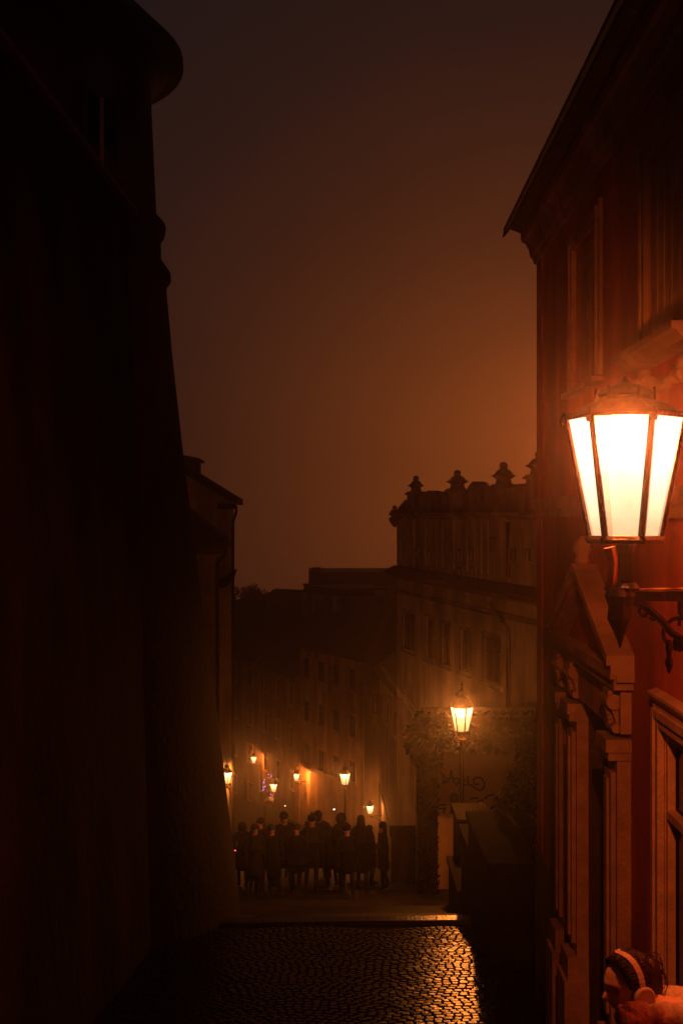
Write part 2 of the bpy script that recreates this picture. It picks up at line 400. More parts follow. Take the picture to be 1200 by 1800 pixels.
def house(name, label, A, B, outward, depth, z0, z1, wallm, cols, rows, roof_h, cat='house', group=None, ridge='u', trim=None, wsize=(.9, 1.4), eave=.35, win_z=None, over=.35, roofm=None, chimneys=0):
    f = frame(A, B, outward); Ln = f.len
    root = thing(name, f((Ln / 2, -depth / 2, z0)), label, cat, group)
    trim = trim or M['trim']
    holes = []
    for r in range(rows):
        zc = z1 - 1.6 - r * 3.1
        if zc - wsize[1] / 2 < z0 + .6: break
        for c in range(cols):
            uc = Ln * (c + .5) / cols
            holes.append((uc - wsize[0] / 2, uc + wsize[0] / 2, zc - wsize[1] / 2, zc + wsize[1] / 2))
    b = MB(f); wall_mesh(b, 0, Ln, z0, z1, holes); shell(f, b, 0, Ln, depth, z0, z1)
    if ridge == 'v':                          # gable faces the street
        b.face([(0, 0, z1), (Ln, 0, z1), (Ln / 2, 0, z1 + roof_h)]); b.face([(0, -depth, z1), (Ln, -depth, z1), (Ln / 2, -depth, z1 + roof_h)])
    else:
        b.face([(0, 0, z1), (0, -depth, z1), (0, -depth / 2, z1 + roof_h)]); b.face([(Ln, 0, z1), (Ln, -depth, z1), (Ln, -depth / 2, z1 + roof_h)])
    b.build('wall', wallm, root, recalc=False)
    rb = MB(f); o = over; t = .16
    if ridge == 'v':
        k = roof_h / (Ln / 2)
        rb.prism([(-o, z1 - o * k + .02), (Ln / 2, z1 + roof_h + .02), (Ln + o, z1 - o * k + .02), (Ln + o, z1 - o * k + t), (Ln / 2, z1 + roof_h + t * 1.3), (-o, z1 - o * k + t)], 1, .25, -depth - .2)
    else:
        k = roof_h / (depth / 2)
        rb.prism([(o, z1 - o * k + .02), (-depth / 2, z1 + roof_h + .02), (-depth - o, z1 - o * k + .02), (-depth - o, z1 - o * k + t), (-depth / 2, z1 + roof_h + t * 1.3), (o, z1 - o * k + t)], 0, -.2, Ln + .2)
    ro = rb.build('roof', roofm or M['tile'], root)
    for q in range(chimneys):
        u = Ln * (q + .5) / chimneys + .4; zz = z1 + roof_h
        cb = MB(f); cb.box((u - .35, -depth * .62, zz - 1.0), (u + .35, -depth * .62 + .6, zz + .7)); cb.box((u - .42, -depth * .62 - .07, zz + .7), (u + .42, -depth * .62 + .67, zz + .85))
        cb.build('chimney', wallm, ro)
    if eave: MB(f).box((-.02, .002, z1 - .28), (Ln + .02, .16, z1 - .04)).build('cornice', trim, root)
    for h in holes: window_part(root, f, h, trim)
    return root, f

# ================================================================== RED HOUSE at right
KX = 40 / F
def rp(D, off): return (off + KX * D, D)
WX = 1.90
fr = frame(rp(0, WX), rp(13.1, WX), 1)        # v = towards the street
UU = fr.len / 13.1
def U(D): return D * UU
red = thing('red_house', (5.5, 6.5, -4.0), 'red plastered house with pale stone doorway and deep eave along the right side', 'house')
zb = -7.0
up1 = (U(9.68), U(10.72), 1.12, 2.36); up2 = (U(6.85), U(7.95), 1.10, 2.36); up3 = (U(3.6), U(4.9), 1.10, 2.36)
lo1 = (U(6.35), U(7.58), -3.10, -1.36)
door = (U(8.86), U(10.12), -4.9, -1.62)
b = MB(fr); wall_mesh(b, U(-4), U(13.1), zb, 3.0, [up1, up2, up3, lo1, door], .32); shell(fr, b, U(-4), U(13.1), 7.0, zb, 3.0)
b.build('wall', M['red'], red, recalc=False)
MB(fr).box((U(-4), .002, zb), (U(8.40), .07, -3.62)).box((U(11.15), .002, zb), (U(13.1), .03, -3.62)).build('plinth', M['plinth'], red)
# eave cornice (moulded profile) and roof
prof = [(0.002, 2.76), (.035, 2.76), (.05, 2.82), (.075, 2.84), (.09, 2.92), (.13, 2.99), (.165, 3.0), (.18, 3.07), (.17, 3.12), (.002, 3.12)]
MB(fr).prism(prof, 0, U(-4), U(13.16)).build('cornice', M['trim'], red)
rb = MB(fr); rb.prism([(.31, 3.19), (.31, 3.23), (-3.5, 6.5), (-7.4, 3.25), (-7.4, 3.16), (.14, 3.12)], 0, U(-4), U(13.28))
roof = rb.build('roof', M['tile'], red)
gt = MB(fr); gt.tube([(U(-4), .32, 3.18), (U(13.30), .32, 3.18)], .035, 8); gt.tube([(U(13.30), .32, 3.17), (U(13.36), .35, 3.11)], [.03, .008], 6)
gt.build('gutter', M['pipe'], roof)
MB(fr).box((U(-4), .002, -.02), (U(13.1), .055, .06)).box((U(-4), .002, .06), (U(13.1), .09, .17)).build('string_course', M['trim'], red)
MB(fr).box((U(12.72), .002, -3.6), (U(13.10), .012, 2.75)).build('corner_pilaster', M['red'], red)

def fine_window(h, name, apron=False, head=False, shut=False):
    a, c, d, e = h; s = .17
    b = MB(fr)
    for k, (o, t) in enumerate(((s, .035), (s - .05, .06), (s - .11, .045))):
        b.box((a - o, .002, d - (0 if k else .0)), (a - o + .05 + (.01 if k == 2 else 0), t, e + o)); b.box((c + o - .05 - (.01 if k == 2 else 0), .002, d), (c + o, t, e + o))
        b.box((a - o + .05, .002, e + o - .05), (c + o - .05, t - .003, e + o - (.0 if k == 0 else .002)))
    wf = b.build(name, M['trim'], red)
    kq = .5 if (shut and not apron) else 1.0
    MB(fr).prism([(.002, d - .02), (.20 * kq, d - .02), (.20 * kq, d - .06), (.17 * kq, d - .07), (.13 * kq, d - .12 * kq), (.002, d - .13 * kq)], 0, a - s - .06, c + s + .06).build('sill', M['trim'], wf)
    if apron:                                  # carved bracket work under the sill
        for uc in (a - .08, c + .08):
            ab = MB(fr)
            pts = [(uc, .03 + .11 * math.cos(t) * (1 - t / 9), d - .24 - .09 * math.sin(t) * (1 - t / 9) - .012 * t) for t in [q * .45 for q in range(16)]]
            ab.tube(pts, [.045 - .0018 * i for i in range(16)], 8); ab.box((uc - .07, .002, d - .42), (uc + .07, .06, d - .13))
            ab.ball((uc, .08, d - .24), .06, 10); ab.ball((uc, .05, d - .40), .05, 10)
            ab.build('bracket', M['trim'], wf, smooth=True)
        n_ = 40
        MB(fr).tube([(a + (c - a) * t / n_, .035, d - .2 - .09 * math.sin(PI * t / n_)) for t in range(n_ + 1)], [.034 + .014 * math.sin(t * PI / 2.5) for t in range(n_ + 1)], 8).build('festoon', M['trim'], wf, smooth=True)
    if head:
        MB(fr).prism([(.002, e + s), (.05, e + s), (.065, e + s + .03), (.065, e + s + .05), (.002, e + s + .07)], 0, a - s - .01, c + s + .01).build('hood', M['trim'], wf)
    if shut:                                   # closed panelled shutters
        m = (a + c) / 2
        for x0, x1 in ((a + .004, m - .004), (m + .004, c - .004)):
            sb = MB(fr); sb.box((x0, -.05, d + .01), (x1, -.015, e - .01)); nb_ = 4; zz = d + .05
            for q in range(3):
                w_ = (x1 - x0) / 3; sb.box((x0 + w_ * q + .012, -.015, d + .04), (x0 + w_ * (q + 1) - .012, -.003, e - .04))
            sb.build('shutter', M['trim'], wf)
        return
    v0, v1 = -.055, -.006; t = .06
    MB(fr).box((a + .0015, -.30, d + .002), (a + .015, .001, e - .002)).box((c - .015, -.30, d + .002), (c - .0015, .001, e - .002)).box((a + .015, -.30, e - .015), (c - .015, .001, e - .002)).build('lining', M['trim'], wf)
    f2 = MB(fr); f2.box((a + .016, v0, d + .002), (a + t, v1, e - .002)).box((c - t, v0, d + .002), (c - .016, v1, e - .016)).box((a + t, v0, d + .002), (c - t, v1, d + t)).box((a + t, v0, e - t), (c - t, v1, e - .016))
    m = (a + c) / 2; zt = d + (e - d) * .7
    f2.box((m - .035, v0, d + t), (m + .035, v1 + .02, e - t)).box((a + t, v0, zt - .025), (m - .035, v1 + .01, zt + .025)).box((m + .035, v0, zt - .025), (c - t, v1 + .01, zt + .025))
    f2.build('sash', M['trim'], wf)
    MB(fr).box((a + .016, v0 - .03, d + .003), (c - .016, v0 - .012, e - .016)).build('pane', M['glass'], wf)
fine_window(up1, 'window', shut=True); fine_window(up2, 'window', apron=True, shut=True); fine_window(up3, 'window', apron=True); fine_window(lo1, 'window', head=True)
# portal
por = MB(fr)
por.box((U(8.42), .002, -1.16), (U(11.2), .17, -1.08)).box((U(8.44), .002, -1.24), (U(11.18), .14, -1.16)).box((U(8.50), .002, -1.56), (U(11.12), .08, -1.24))
portal = por.build('portal', M['trim'], red)
ped = MB(fr); ua, um, uz = U(8.40), U(9.82), U(11.22); za, zm = -1.06, -.47
for (v1, t0, t1) in ((.20, 0.0, .07), (.17, -.07, 0.0), (.13, -.12, -.07)):
    ped.prism([(ua, za + t0), (um, zm + t0), (uz, za + t0), (uz, za + t1), (um, zm + t1), (ua, za + t1)], 1, .002, v1)
pd = ped.build('pediment', M['trim'], portal)
MB(fr).prism([(ua + .3, za - .05), (um, zm - .12), (uz - .3, za - .05)], 1, .002, .05).build('tympanum', M['red'], portal)
kn = MB(fr); kn.lathe([(.05, 0), (.075, .03), (.05, .07), (.085, .13), (.06, .19), (.015, .24)], (um, .11, zm + .06), 12); kn.build('finial', M['trim'], portal, smooth=True)
def pil(u0, u1):
    p = MB(fr); p.box((u0, .002, -3.75), (u1, .10, -1.75)); p.box((u0 + .05, .1, -3.65), (u1 - .05, .135, -1.85)); p.box((u0 + .11, .135, -3.6), (u1 - .11, .155, -1.9))
    p.box((u0 - .015, .002, -1.75), (u1 + .015, .165, -1.69)); p.box((u0 - .03, .002, -1.69), (u1 + .03, .185, -1.60))
    p.box((u0 - .02, .002, -3.95), (u1 + .02, .18, -3.75)); p.box((u0 - .035, .002, -5.2), (u1 + .035, .21, -3.95))
    return p.build('pilaster', M['trim'], portal)
pil(U(8.52), U(8.84)); pil(U(10.14), U(10.46)); pil(U(10.80), U(11.10))
def console(u0, u1):
    c = MB(fr)
    pr = []
    for q in range(13):
        t = q / 12; pr.append((.075 + .075 * math.cos(PI * t * 1.0) ** 1 * (1 - t) + .05 * math.sin(PI * t) , -1.26 - .30 * t))
    c.prism([(.002, -1.25)] + pr + [(.002, -1.57)], 0, u0 + .03, u1 - .03)
    c.lathe([(.055, u0 - .0), (.06, u0 + .03), (.06, u1 - .03), (.055, u1)], (0, .115, -1.34), 16, axis=0)
    c.lathe([(.032, u0 + .0), (.036, u0 + .03), (.036, u1 - .03), (.032, u1)], (0, .10, -1.53), 14, axis=0)
    for q in range(5):
        c.ball(((u0 + u1) / 2, .135 - .008 * q, -1.40 - .035 * q), .028, 8)
    return c.build('console', M['trim'], portal)
console(U(8.54), U(8.80)); console(U(10.16), U(10.44)); console(U(10.82), U(11.08))
df = MB(fr); a, c, d, e = door
df.box((a + .002, -.30, d), (a + .07, -.24, e - .002)).box((c - .07, -.30, d), (c - .002, -.24, e - .002)).box((a + .07, -.30, e - .5), (c - .07, -.24, e - .43)).box((a + .07, -.30, e - .07), (c - .07, -.24, e - .002))
dd = df.build('door_frame', M['wood'], portal)
MB(fr).box((a + .0015, -.32, d), (a + .02, .001, e - .002)).box((c - .02, -.32, d), (c - .0015, .001, e - .002)).box((a + .02, -.32, e - .02), (c - .02, .001, e - .002)).build('reveal_shade', M['wood'], portal)  # dark sheets over the reveals, standing in for the shade inside the doorway
db = MB(fr); m = (a + c) / 2
for x0, x1 in ((a + .07, m - .004), (m + .004, c - .07)):
    db.box((x0, -.31, d), (x1, -.27, e - .5))
    for z0, z1 in ((d + .25, d + 1.1), (d + 1.25, e - .65)): db.box((x0 + .09, -.27, z0), (x1 - .09, -.255, z1))
db.ball((m - .06, -.24, d + 1.35), .03, 8)
db.build('door', M['wood'], portal); MB(fr).box((a + .07, -.30, e - .43), (c - .07, -.28, e - .07)).build('fanlight', M['glass'], portal)

# ================================================================== LANTERNS
def lantern_parts(root, o, s=1.0, rot=0.0, watt=LAMP_W, detail=True, col=LAMP_COL, capk=1.0, glass='farglass'):
    """hexagonal Prague style lantern, o = centre of its glass at the bottom (world)"""
    o = Vector(o); Rb, Rt, H = .130 * s, .220 * s, .475 * s
    def hx(r, z, k): t = rot + PI / 3 * k; return o + Vector((r * math.sin(t), -r * math.cos(t), z))
    gb = MB()
    for k in range(6): gb.face([hx(Rb, 0, k), hx(Rb, 0, k + 1), hx(Rt, H, k + 1), hx(Rt, H, k)])
    gb.build('glass', M[glass], root, recalc=False)
    fb = MB(); e = .0125 * s
    for k in range(6):
        fb.tube([hx(Rb, -.005 * s, k), hx(Rt, H, k)], [e * 1.1, e], 6)
        fb.tube([hx(Rb * 1.05, 0, k), hx(Rb * 1.05, 0, k + 1)], e * 1.35, 6); fb.tube([hx(Rt * 1.0, H, k), hx(Rt * 1.0, H, k + 1)], e * 1.1, 6)
        if detail: fb.tube([hx(Rt, H, k), hx(Rt * 1.06, H + .012 * s, k), hx(Rt * 1.10, H - .012 * s, k), hx(Rt * 1.07, H - .03 * s, k)], e * .8, 6)
    for k in range(3): fb.tube([hx(Rb * 1.04, -.004 * s, k), hx(Rb * 1.04, -.004 * s, k + 3)], e, 6)
    fb.lathe([(.03 * s, -.05 * s), (.045 * s, -.02 * s), (.04 * s, 0)], o, 12)
    fb.build('lantern_frame', M['iron'], root)
    cb = MB(); t0 = rot - PI / 2
    K = capk
    cb.lathe([(Rt * 1.02, H + .004 * s), (Rt * .98, H + .03 * s * K), (Rt * .70, H + .12 * s * K), (Rt * .46, H + .17 * s * K), (Rt * .42, H + .20 * s * K), (Rt * .50, H + .215 * s * K), (Rt * .42, H + .27 * s * K), (Rt * .20, H + .32 * s * K), (Rt * .06, H + .34 * s * K)], o, 6, ph=t0)
    cb.build('lantern_roof', M['iron'], root)
    if K < .9: K = .30
    tb = MB(); tb.lathe([(.012 * s, 0), (.022 * s, .03 * s * K), (.010 * s, .05 * s * K), (.03 * s, .08 * s * K), (.012 * s, .12 * s * K), (.003 * s, .18 * s * K)], o + Vector((0, 0, H + .335 * s * K)), 10)
    for k in range(6):
        p = hx(Rt * .5, H + .2 * s * K, k); tb.tube([p, p + Vector((0, 0, .03 * s)), p * .98 + (o + Vector((0, 0, H + .3 * s * K))) * .02 + Vector((0, 0, .05 * s))], .006 * s, 5)
    tb.build('crown', M['iron'], root)
    mb = MB(); mb.ball(o + Vector((0, 0, H * .70)), .050 * s, 12, (1, 1, 1.35)); mb.build('mantle', M['mantle'], root, smooth=True)
    ld = bpy.data.lights.new('lamp_light', 'POINT'); ld.energy = watt; ld.color = col; ld.shadow_soft_size = .045
    lo = bpy.data.objects.new('lamp_light', ld); COL.objects.link(lo); lo.location = o + Vector((0, 0, H * .84)); attach(lo, root)
    for c in root.children:
        if c.name.startswith('mantle'): c.visible_shadow = True
# near wall lantern
LD = 4.6; lb = px(1098, 948, LD)
wl = thing('wall_lantern', px(1500, 1050, LD), 'largest lit lantern, on an ornate iron arm fixed to the red house', 'lantern')
lantern_parts(wl, lb, 1.0, math.radians(13), 400.0, col=NEAR_COL, capk=.38, glass='lampglass')
ar = MB(); zb_ = px(0, 1047, LD).z
ar.box((lb.x - .022, LD - .022, zb_ + .02), (lb.x + .022, LD + .022, lb.z - .03))
ar.box((lb.x - .045, LD - .02, zb_ - .02), (2.0, LD + .02, zb_ + .018))
ar.lathe([(.05, .03), (.06, .0), (.045, -.04), (.05, -.09), (.03, -.13), (.012, -.17), (.004, -.20)], (lb.x - .02, LD, zb_), 12)
ar.lathe([(.05, 0), (.055, .012), (.04, .03)], (lb.x, LD, zb_ + .02), 12)
ar.build('bracket_arm', M['iron'], wl)
gl = MB(); gl.tube([(lb.x - .055, LD + .01, zb_ + .02), (lb.x - .050, LD, zb_ + .07), (lb.x - .045, LD, zb_ + .13), (lb.x - .06, LD, lb.z - .03)], [.026, .019, .02, .026], 8)
gl.tube([(lb.x + .02, LD - .02, zb_ + .024), (lb.x + .35, LD - .015, zb_ + .030), (1.98, LD - .015, zb_ + .024)], .006, 6)
gl.build('gilt_stem', M['brass'], wl)
sc = MB()
def arc(cx, cz, r, a0, a1, n=18, k=0.0): return [(cx + (r - k * i / n) * math.cos(math.radians(a0 + (a1 - a0) * i / n)), LD, cz + (r - k * i / n) * math.sin(math.radians(a0 + (a1 - a0) * i / n))) for i in range(n + 1)]
def wx(x): return (x - 600) / F * LD
def wz(y): return (HZ - y) / F * LD
sc.tube([(wx(1105), LD, wz(1052)), (wx(1135), LD, wz(1066)), (wx(1160), LD, wz(1088)), (wx(1180), LD, wz(1112)), (wx(1215), LD, wz(1135)), (wx(1270), LD, wz(1150)), (wx(1380), LD, wz(1160)), (wx(1500), LD, wz(1200))], [.016, .017, .016, .016, .018, .018, .016, .016], 8)
sc.tube(arc(wx(1131), wz(1076), .024, 60, 400, 22, .016), .0075, 6)
sc.tube(arc(wx(1147), wz(1084), .014, 180, 520, 16, .009), .006, 6)
sc.tube(arc(wx(1192), wz(1114), .062, 30, 310, 26, .006), .0085, 6)
sc.tube(arc(wx(1215), wz(1092), .05, 200, -60, 20, .03), .008, 6)
sc.tube(arc(wx(1300), wz(1110), .10, 0, 500, 36, .08), .010, 6)
sc.tube(arc(wx(1410), wz(1100), .08, 180, -320, 36, .06), .009, 6)
sc.lathe([(.008, .03), (.016, 0), (.010, -.03), (.018, -.06), (.004, -.10)], (wx(1175), LD, wz(1138)), 8)
sc.ball((wx(1196), LD, wz(1130)), .034, 10, (1, .6, .8)); sc.box((wx(1192), LD - .02, wz(1080)), (wx(1212), LD + .02, wz(1056)))
for t in range(5): sc.ball((wx(1188) + .012 * t, LD, wz(1138) - .004 * (t % 2)), .014, 8)
sc.build('bracket_scroll', M['iron'], wl)
wp = MB(); wp.box((1.955, LD - .06, wz(1210)), (1.99, LD + .06, wz(1030))); wp.build('wall_plate', M['iron'], wl)

def post_lamp(x, y, D, label, base_z, group='lit cast iron street lamps down the steps', s=1.0, watt=LAMP_W, rot=0.3):
    o = px(x, y, D); h = o.z - base_z
    root = thing('street_lamp', (o.x, D, base_z), label, 'street lamp', group)
    lantern_parts(root, o, s, rot, watt, detail=D < 30)
    p = MB(); q = (o.x, D, base_z)
    p.lathe([(.17, 0), (.17, .25), (.12, .30), (.10, .55), (.12, .60), (.085, .68), (.06, 1.1), (.07, 1.15), (.045, 1.2), (.038, h - .32), (.05, h - .30), (.035, h - .27), (.03, h - .20), (.075, h - .165), (.085, h - .15), (.03, h - .13), (.022, h - .06), (.045, h - .03), (.04, h - .01)], q, 16)
    p.build('post', M['iron'], root, smooth=False)
    c = MB(); c.lathe([(.03, 0), (.088 * s, .012), (.088 * s, .022), (.03, .05), (.045, .07), (.018, .11)], (o.x, D, o.z - .165), 12)
    c.build('collar', M['brass'], root, smooth=True)
    return root
def arm_lantern(x, y, D, wallp, label, s=1.0, watt=LAMP_W, group='lit lanterns on wall brackets down the hill', rot=0.3):
    o = px(x, y, D); wpt = Vector(wallp)
    root = thing('bracket_lantern', (wpt.x, wpt.y, o.z - .2), label, 'lantern', group)
    lantern_parts(root, o, s, rot, watt, detail=False)
    a = MB(); a.tube([(o.x, o.y, o.z - .02), (o.x, o.y, o.z - .16)], .028 * s, 8); a.tube([(o.x, o.y, o.z - .15), (wpt.x, wpt.y, o.z - .15)], .03, 8)
    m_ = (o + wpt) / 2; a.tube([(o.x, o.y, o.z - .17), (m_.x, m_.y, o.z - .25), (wpt.x, wpt.y, o.z - .55)], .022, 8)
    a.build('bracket_arm', M['iron'], root)
    return root

post_lamp(811, 1285, 23.0, 'lit street lamp nearest on the right, standing before the wall with graffiti', gz(23), watt=LAMP_W * 1.55)
post_lamp(606, 1379, 48.0, 'lit street lamp standing in mid street just above the heads of the crowd', gz(48), s=.98, watt=LAMP_W * .55)
post_lamp(481, 1391, 75.0, 'small lit street lamp standing next to the violet fairy lights', gz(75), s=1.0)
arm_lantern(650, 1430, 70.0, (2.37, 70.2, 0), 'low lit lantern glowing against the plastered wall right of the crowd', watt=LAMP_W)
arm_lantern(521, 1372, 85.0, (-2.5, 85.6, 0), 'lit wall lantern between the two post lamps, casting a bright patch beside it', watt=LAMP_W * 1.3)
arm_lantern(446, 1341, 95.0, (-6.15, 95.6, 0), 'farthest and highest of the small lit wall lanterns, left of the fairy lights', watt=LAMP_W * 1.2)
arm_lantern(399, 1377, 47.3, (-4.45, 48.0, 0), 'lit lantern half hidden by the edge of the dark round tower', s=.98, watt=LAMP_W * .6)

# ================================================================== ROUND TOWER and long dark wall at left
tw = thing('round_tower', (-5.4, 17.8, gz(17.8)), 'dark round tower with battered foot and overhanging round eave at the left', 'tower')
TC = (-5.4, 17.8, 0)
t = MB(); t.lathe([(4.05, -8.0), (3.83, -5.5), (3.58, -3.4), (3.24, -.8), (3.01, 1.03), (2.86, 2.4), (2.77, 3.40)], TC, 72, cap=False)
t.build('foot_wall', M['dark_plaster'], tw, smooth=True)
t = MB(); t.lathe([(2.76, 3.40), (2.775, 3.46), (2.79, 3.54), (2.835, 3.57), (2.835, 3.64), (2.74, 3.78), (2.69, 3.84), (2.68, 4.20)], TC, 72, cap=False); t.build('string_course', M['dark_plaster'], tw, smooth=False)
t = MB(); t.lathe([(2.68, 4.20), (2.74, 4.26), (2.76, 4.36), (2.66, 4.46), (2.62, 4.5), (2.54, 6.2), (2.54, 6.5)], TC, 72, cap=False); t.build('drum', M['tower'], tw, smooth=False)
t = MB(); t.lathe([(2.541, 6.42), (2.60, 6.50), (2.66, 6.62), (2.80, 6.72), (3.02, 6.80), (3.02, 6.90), (2.2, 7.7), (1.0, 9.5), (.1, 11.5)], TC, 72); tr_ = t.build('roof', M['copper'], tw)
t = MB()
for k in range(48):
    a = 2 * PI * k / 48; c_, s_ = math.cos(a), math.sin(a)
bt = math.radians(-90 + 55)
fw = lambda p, bt=bt: Vector((-5.4, 17.8, 0)) + Vector((math.cos(bt), math.sin(bt), 0)) * (2.56 + p[1]) + Vector((-math.sin(bt), math.cos(bt), 0)) * p[0] + Vector((0, 0, p[2]))
wv = MB(fw); wv.box((-.36, -.1, 4.72), (-.28, .06, 5.72)).box((.28, -.1, 4.72), (.36, .06, 5.72)).box((-.36, -.1, 5.72), (.36, .06, 5.82)).box((-.42, -.1, 4.62), (.42, .10, 4.72))
wo = wv.build('window', M['tower'], tw)
MB(fw).box((-.28, -.1, 4.72), (.28, .03, 5.72)).build('pane', M['glass'], wo)
MB(fw).box((-.03, .03, 4.74), (.03, .05, 5.70)).build('sash', M['phones'], wo)

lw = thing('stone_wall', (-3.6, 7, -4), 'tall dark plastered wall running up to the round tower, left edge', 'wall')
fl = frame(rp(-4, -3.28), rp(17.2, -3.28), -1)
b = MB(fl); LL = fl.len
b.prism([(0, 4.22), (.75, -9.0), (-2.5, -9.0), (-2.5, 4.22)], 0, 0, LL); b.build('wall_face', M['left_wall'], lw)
MB(fl).prism([(.10, 4.22), (.10, 4.30), (-1.2, 5.0), (-2.6, 4.3), (-2.6, 4.22)], 0, -.1, LL).build('coping', M['tile'], lw)

# ================================================================== houses left behind the tower
def pipe(pts, parent, r=.055, m='pipe'):
    p = MB(); p.tube(pts, r, 8); return p.build('downpipe', M[m], parent)
# nearer gabled house: its end wall faces the camera
A0 = px(385, 0, 40); A0 = (A0.x, 40.0)
h1 = thing('gabled_house', (-7.5, 42, gz(42)), 'narrow house with low dark pitched roof just behind the round tower', 'house', 'houses stepping down the left side')
b = MB(); zE = px(0, 950, 40).z
zR = px(0, 850, 40).z
b.box((-9.5, 40.0, gz(40) - 2), (A0[0], 44.0, zE))
for q in b.v:
    if q.y > 43 and q.x > -6: q.x -= .55
b.build('wall', M['pale'], h1)
rb = MB(); rb.prism([(A0[0] + .32, zE - .02), (-6.6, zR + .35), (-10, zE + .2), (-10, zE), (A0[0] + .32, zE - .22)], 1, 39.6, 41.2); rr = rb.build('roof', M['tile'], h1)
MB().prism([(A0[0] + .05, zE - .45), (A0[0] + .30, zE - .22), (-9.5, zE - .02), (-9.5, zE - .45)], 1, 39.7, 39.99).build('cornice', M['greyp'], h1)
pipe([(A0[0] + .25, 39.75, zE - .22), (A0[0] + .22, 39.75, zE - .45), (A0[0] - .03, 39.9, zE - .75), (A0[0] - .03, 39.9, gz(40))], h1)
for zz in (-3.3, -6.3):
    fA = frame((-9.5, 40), (A0[0], 40), -1)
h2 = thing('gabled_house', (-8.5, 52, gz(50)), 'taller pale gabled house with a chimney and rooftop downpipe, behind the low roofed one', 'house', 'houses stepping down the left side')
D2 = 48.0; xr = px(411, 0, D2).x; zr = px(0, 885, D2).z; xc = -9.0; zc = zr + 1.95
b = MB(); b.prism([(xr, gz(48) - 2), (xr, zr), (xc, zc + .9), (-14, zr), (-14, gz(48) - 2)], 1, D2, D2 + 9)
for i in range(len(b.v)):
    if b.v[i].y > D2 + 1 and b.v[i].x > -8: b.v[i].x -= 2.2
b.build('wall', M['cream'], h2)
rb = MB(); k_ = (zc + .9 - zr) / (xr - xc)
rb.prism([(xr + .12, zr - .05), (xr + .12, zr + .20), (xc, zc + 1.22), (-14.4, zr + .2), (-14.4, zr), (xc, zc + .92)], 1, D2 - .35, D2 + 3); r2 = rb.build('roof', M['tile'], h2)
MB().box((xr - .62, D2 - .30, zr - .22), (xr + .10, D2 - .02, zr - .02)).build('eave_return', M['soffit'], h2)
cb = MB(); c0 = px(350, 800, 48.5); cb.box((c0.x - .75, 48.2, c0.z - 1.2), (c0.x + .02, 49, c0.z - .12)); cb.prism([(c0.x - .95, c0.z + .05), (c0.x - .1, c0.z - .10), (c0.x + .17, c0.z - .22), (c0.x + .12, c0.z - .32), (c0.x - .95, c0.z - .12)], 1, 48.1, 49.1)
cb.build('chimney', M['greyp'], r2)
pipe([(xr + .12, D2 - .25, zr - .1), (xr + .12, D2 - .25, zr - .35), (xr - .02, D2 - .1, zr - .75), (xr - .02, D2 - .1, gz(48))], h2)
MB().prism([(xr - 1.0, -2.75), (xr - .3, -2.45), (xr + .14, -2.15), (xr + .02, -2.55), (xr - .3, -2.9), (xr - 1.0, -3.0)], 1, D2 - .3, D2 - .002).build('ledge', M['soffit'], h2)

# ================================================================== RENAISSANCE HOUSE with the stepped attic
GA = (px(697, 0, 44).x, 44.0); GB_ = hit(1010, 0, GA, (GA[0] + .222, 43.0)); GB = (GB_.x, GB_.y)
fg = frame(GA, GB, -1)
if (fg((0, 1, 0)) - Vector((GA[0], GA[1], 0))).y > 0: fg = frame(GA, GB, 1)
gh = thing('gabled_palace', fg((fg.len / 2, -4, gz(36))), 'big pale old house crowned with a row of stone pinnacles, right of centre', 'house')
def lu(x, y=905):                              # photo pixel on the facade -> local u, z
    p = hit(x, y, GA, GB); d = p - Vector((GA[0], GA[1], 0)); return d.dot(fg.u), p.z
holes = []
for x0, x1, y0, y1 in ((709, 729, 1077, 1143), (750, 764, 1087, 1160), (778, 793, 1097, 1170), (811, 826, 1108, 1182), (852, 881, 1122, 1202), (960, 995, 1150, 1240)):
    u0, _ = lu(x0); u1, _ = lu(x1); um_ = (x0 + x1) / 2; _, zt = lu(um_, y0); _, zb2 = lu(um_, y1); holes.append((u0, u1, zb2, zt))
slits = []
for x in (719, 787, 867):
    u, zt = lu(x, 947); _, zb2 = lu(x, 972); slits.append((u - .09, u + .09, zb2, zt))
sq = []
for x in (734, 757, 808, 831, 905, 930):
    u, zt = lu(x, 968); _, zb2 = lu(x, 986); sq.append((u - .17, u + .17, zb2, zt))
low = []
for x in (735, 756, 810, 833):
    u, zt = lu(x, 1000); low.append((u - .16, u + .16, -1.98, zt))
b = MB(fg); Lg = fg.len
wall_mesh(b, 0, Lg, -13.5, 0, [(*h[:2], h[2], h[3]) for h in holes + slits + sq + low], .3); shell(fg, b, 0, Lg, 9, -13.5, 0)
b.build('wall', M['cream'], gh, recalc=False)
for h in holes: window_part(gh, fg, h, M['attic'], surround=.14)
for h in slits + sq + low: window_part(gh, fg, h, M['attic'], surround=.06, sill=False, mull=False)
lg = MB(fg); lg.prism([(.002, -1.86), (.08, -1.88), (.42, -2.06), (.42, -2.12), (.32, -2.14), (.26, -2.20), (.12, -2.24), (.10, -2.32), (.002, -2.34)], 0, -.25, Lg)
lg.build('pent_ledge', M['tile'], gh)
MB(fg).prism([(.002, -2.68), (.07, -2.70), (.10, -2.78), (.06, -2.84), (.002, -2.86)], 0, -.04, Lg).build('string_course', M['attic'], gh)
MB(fg).prism([(.002, -.14), (.08, -.14), (.12, -.05), (.24, .0), (.24, .06), (-.3, .07), (-.3, .002), (.002, .002)], 0, -.24, Lg).build('cornice', M['attic'], gh)
for k in range(14):
    u = (k + .5) * Lg / 14
# blind pilaster strips of the attic storey
for x in (703, 727, 747, 766, 777, 797, 820, 845, 857, 880, 897):
    u, _ = lu(x); MB(fg).box((u - .07, .002, -1.70), (u + .07, .035, -.16)).build('pilaster_strip', M['cream'], gh)
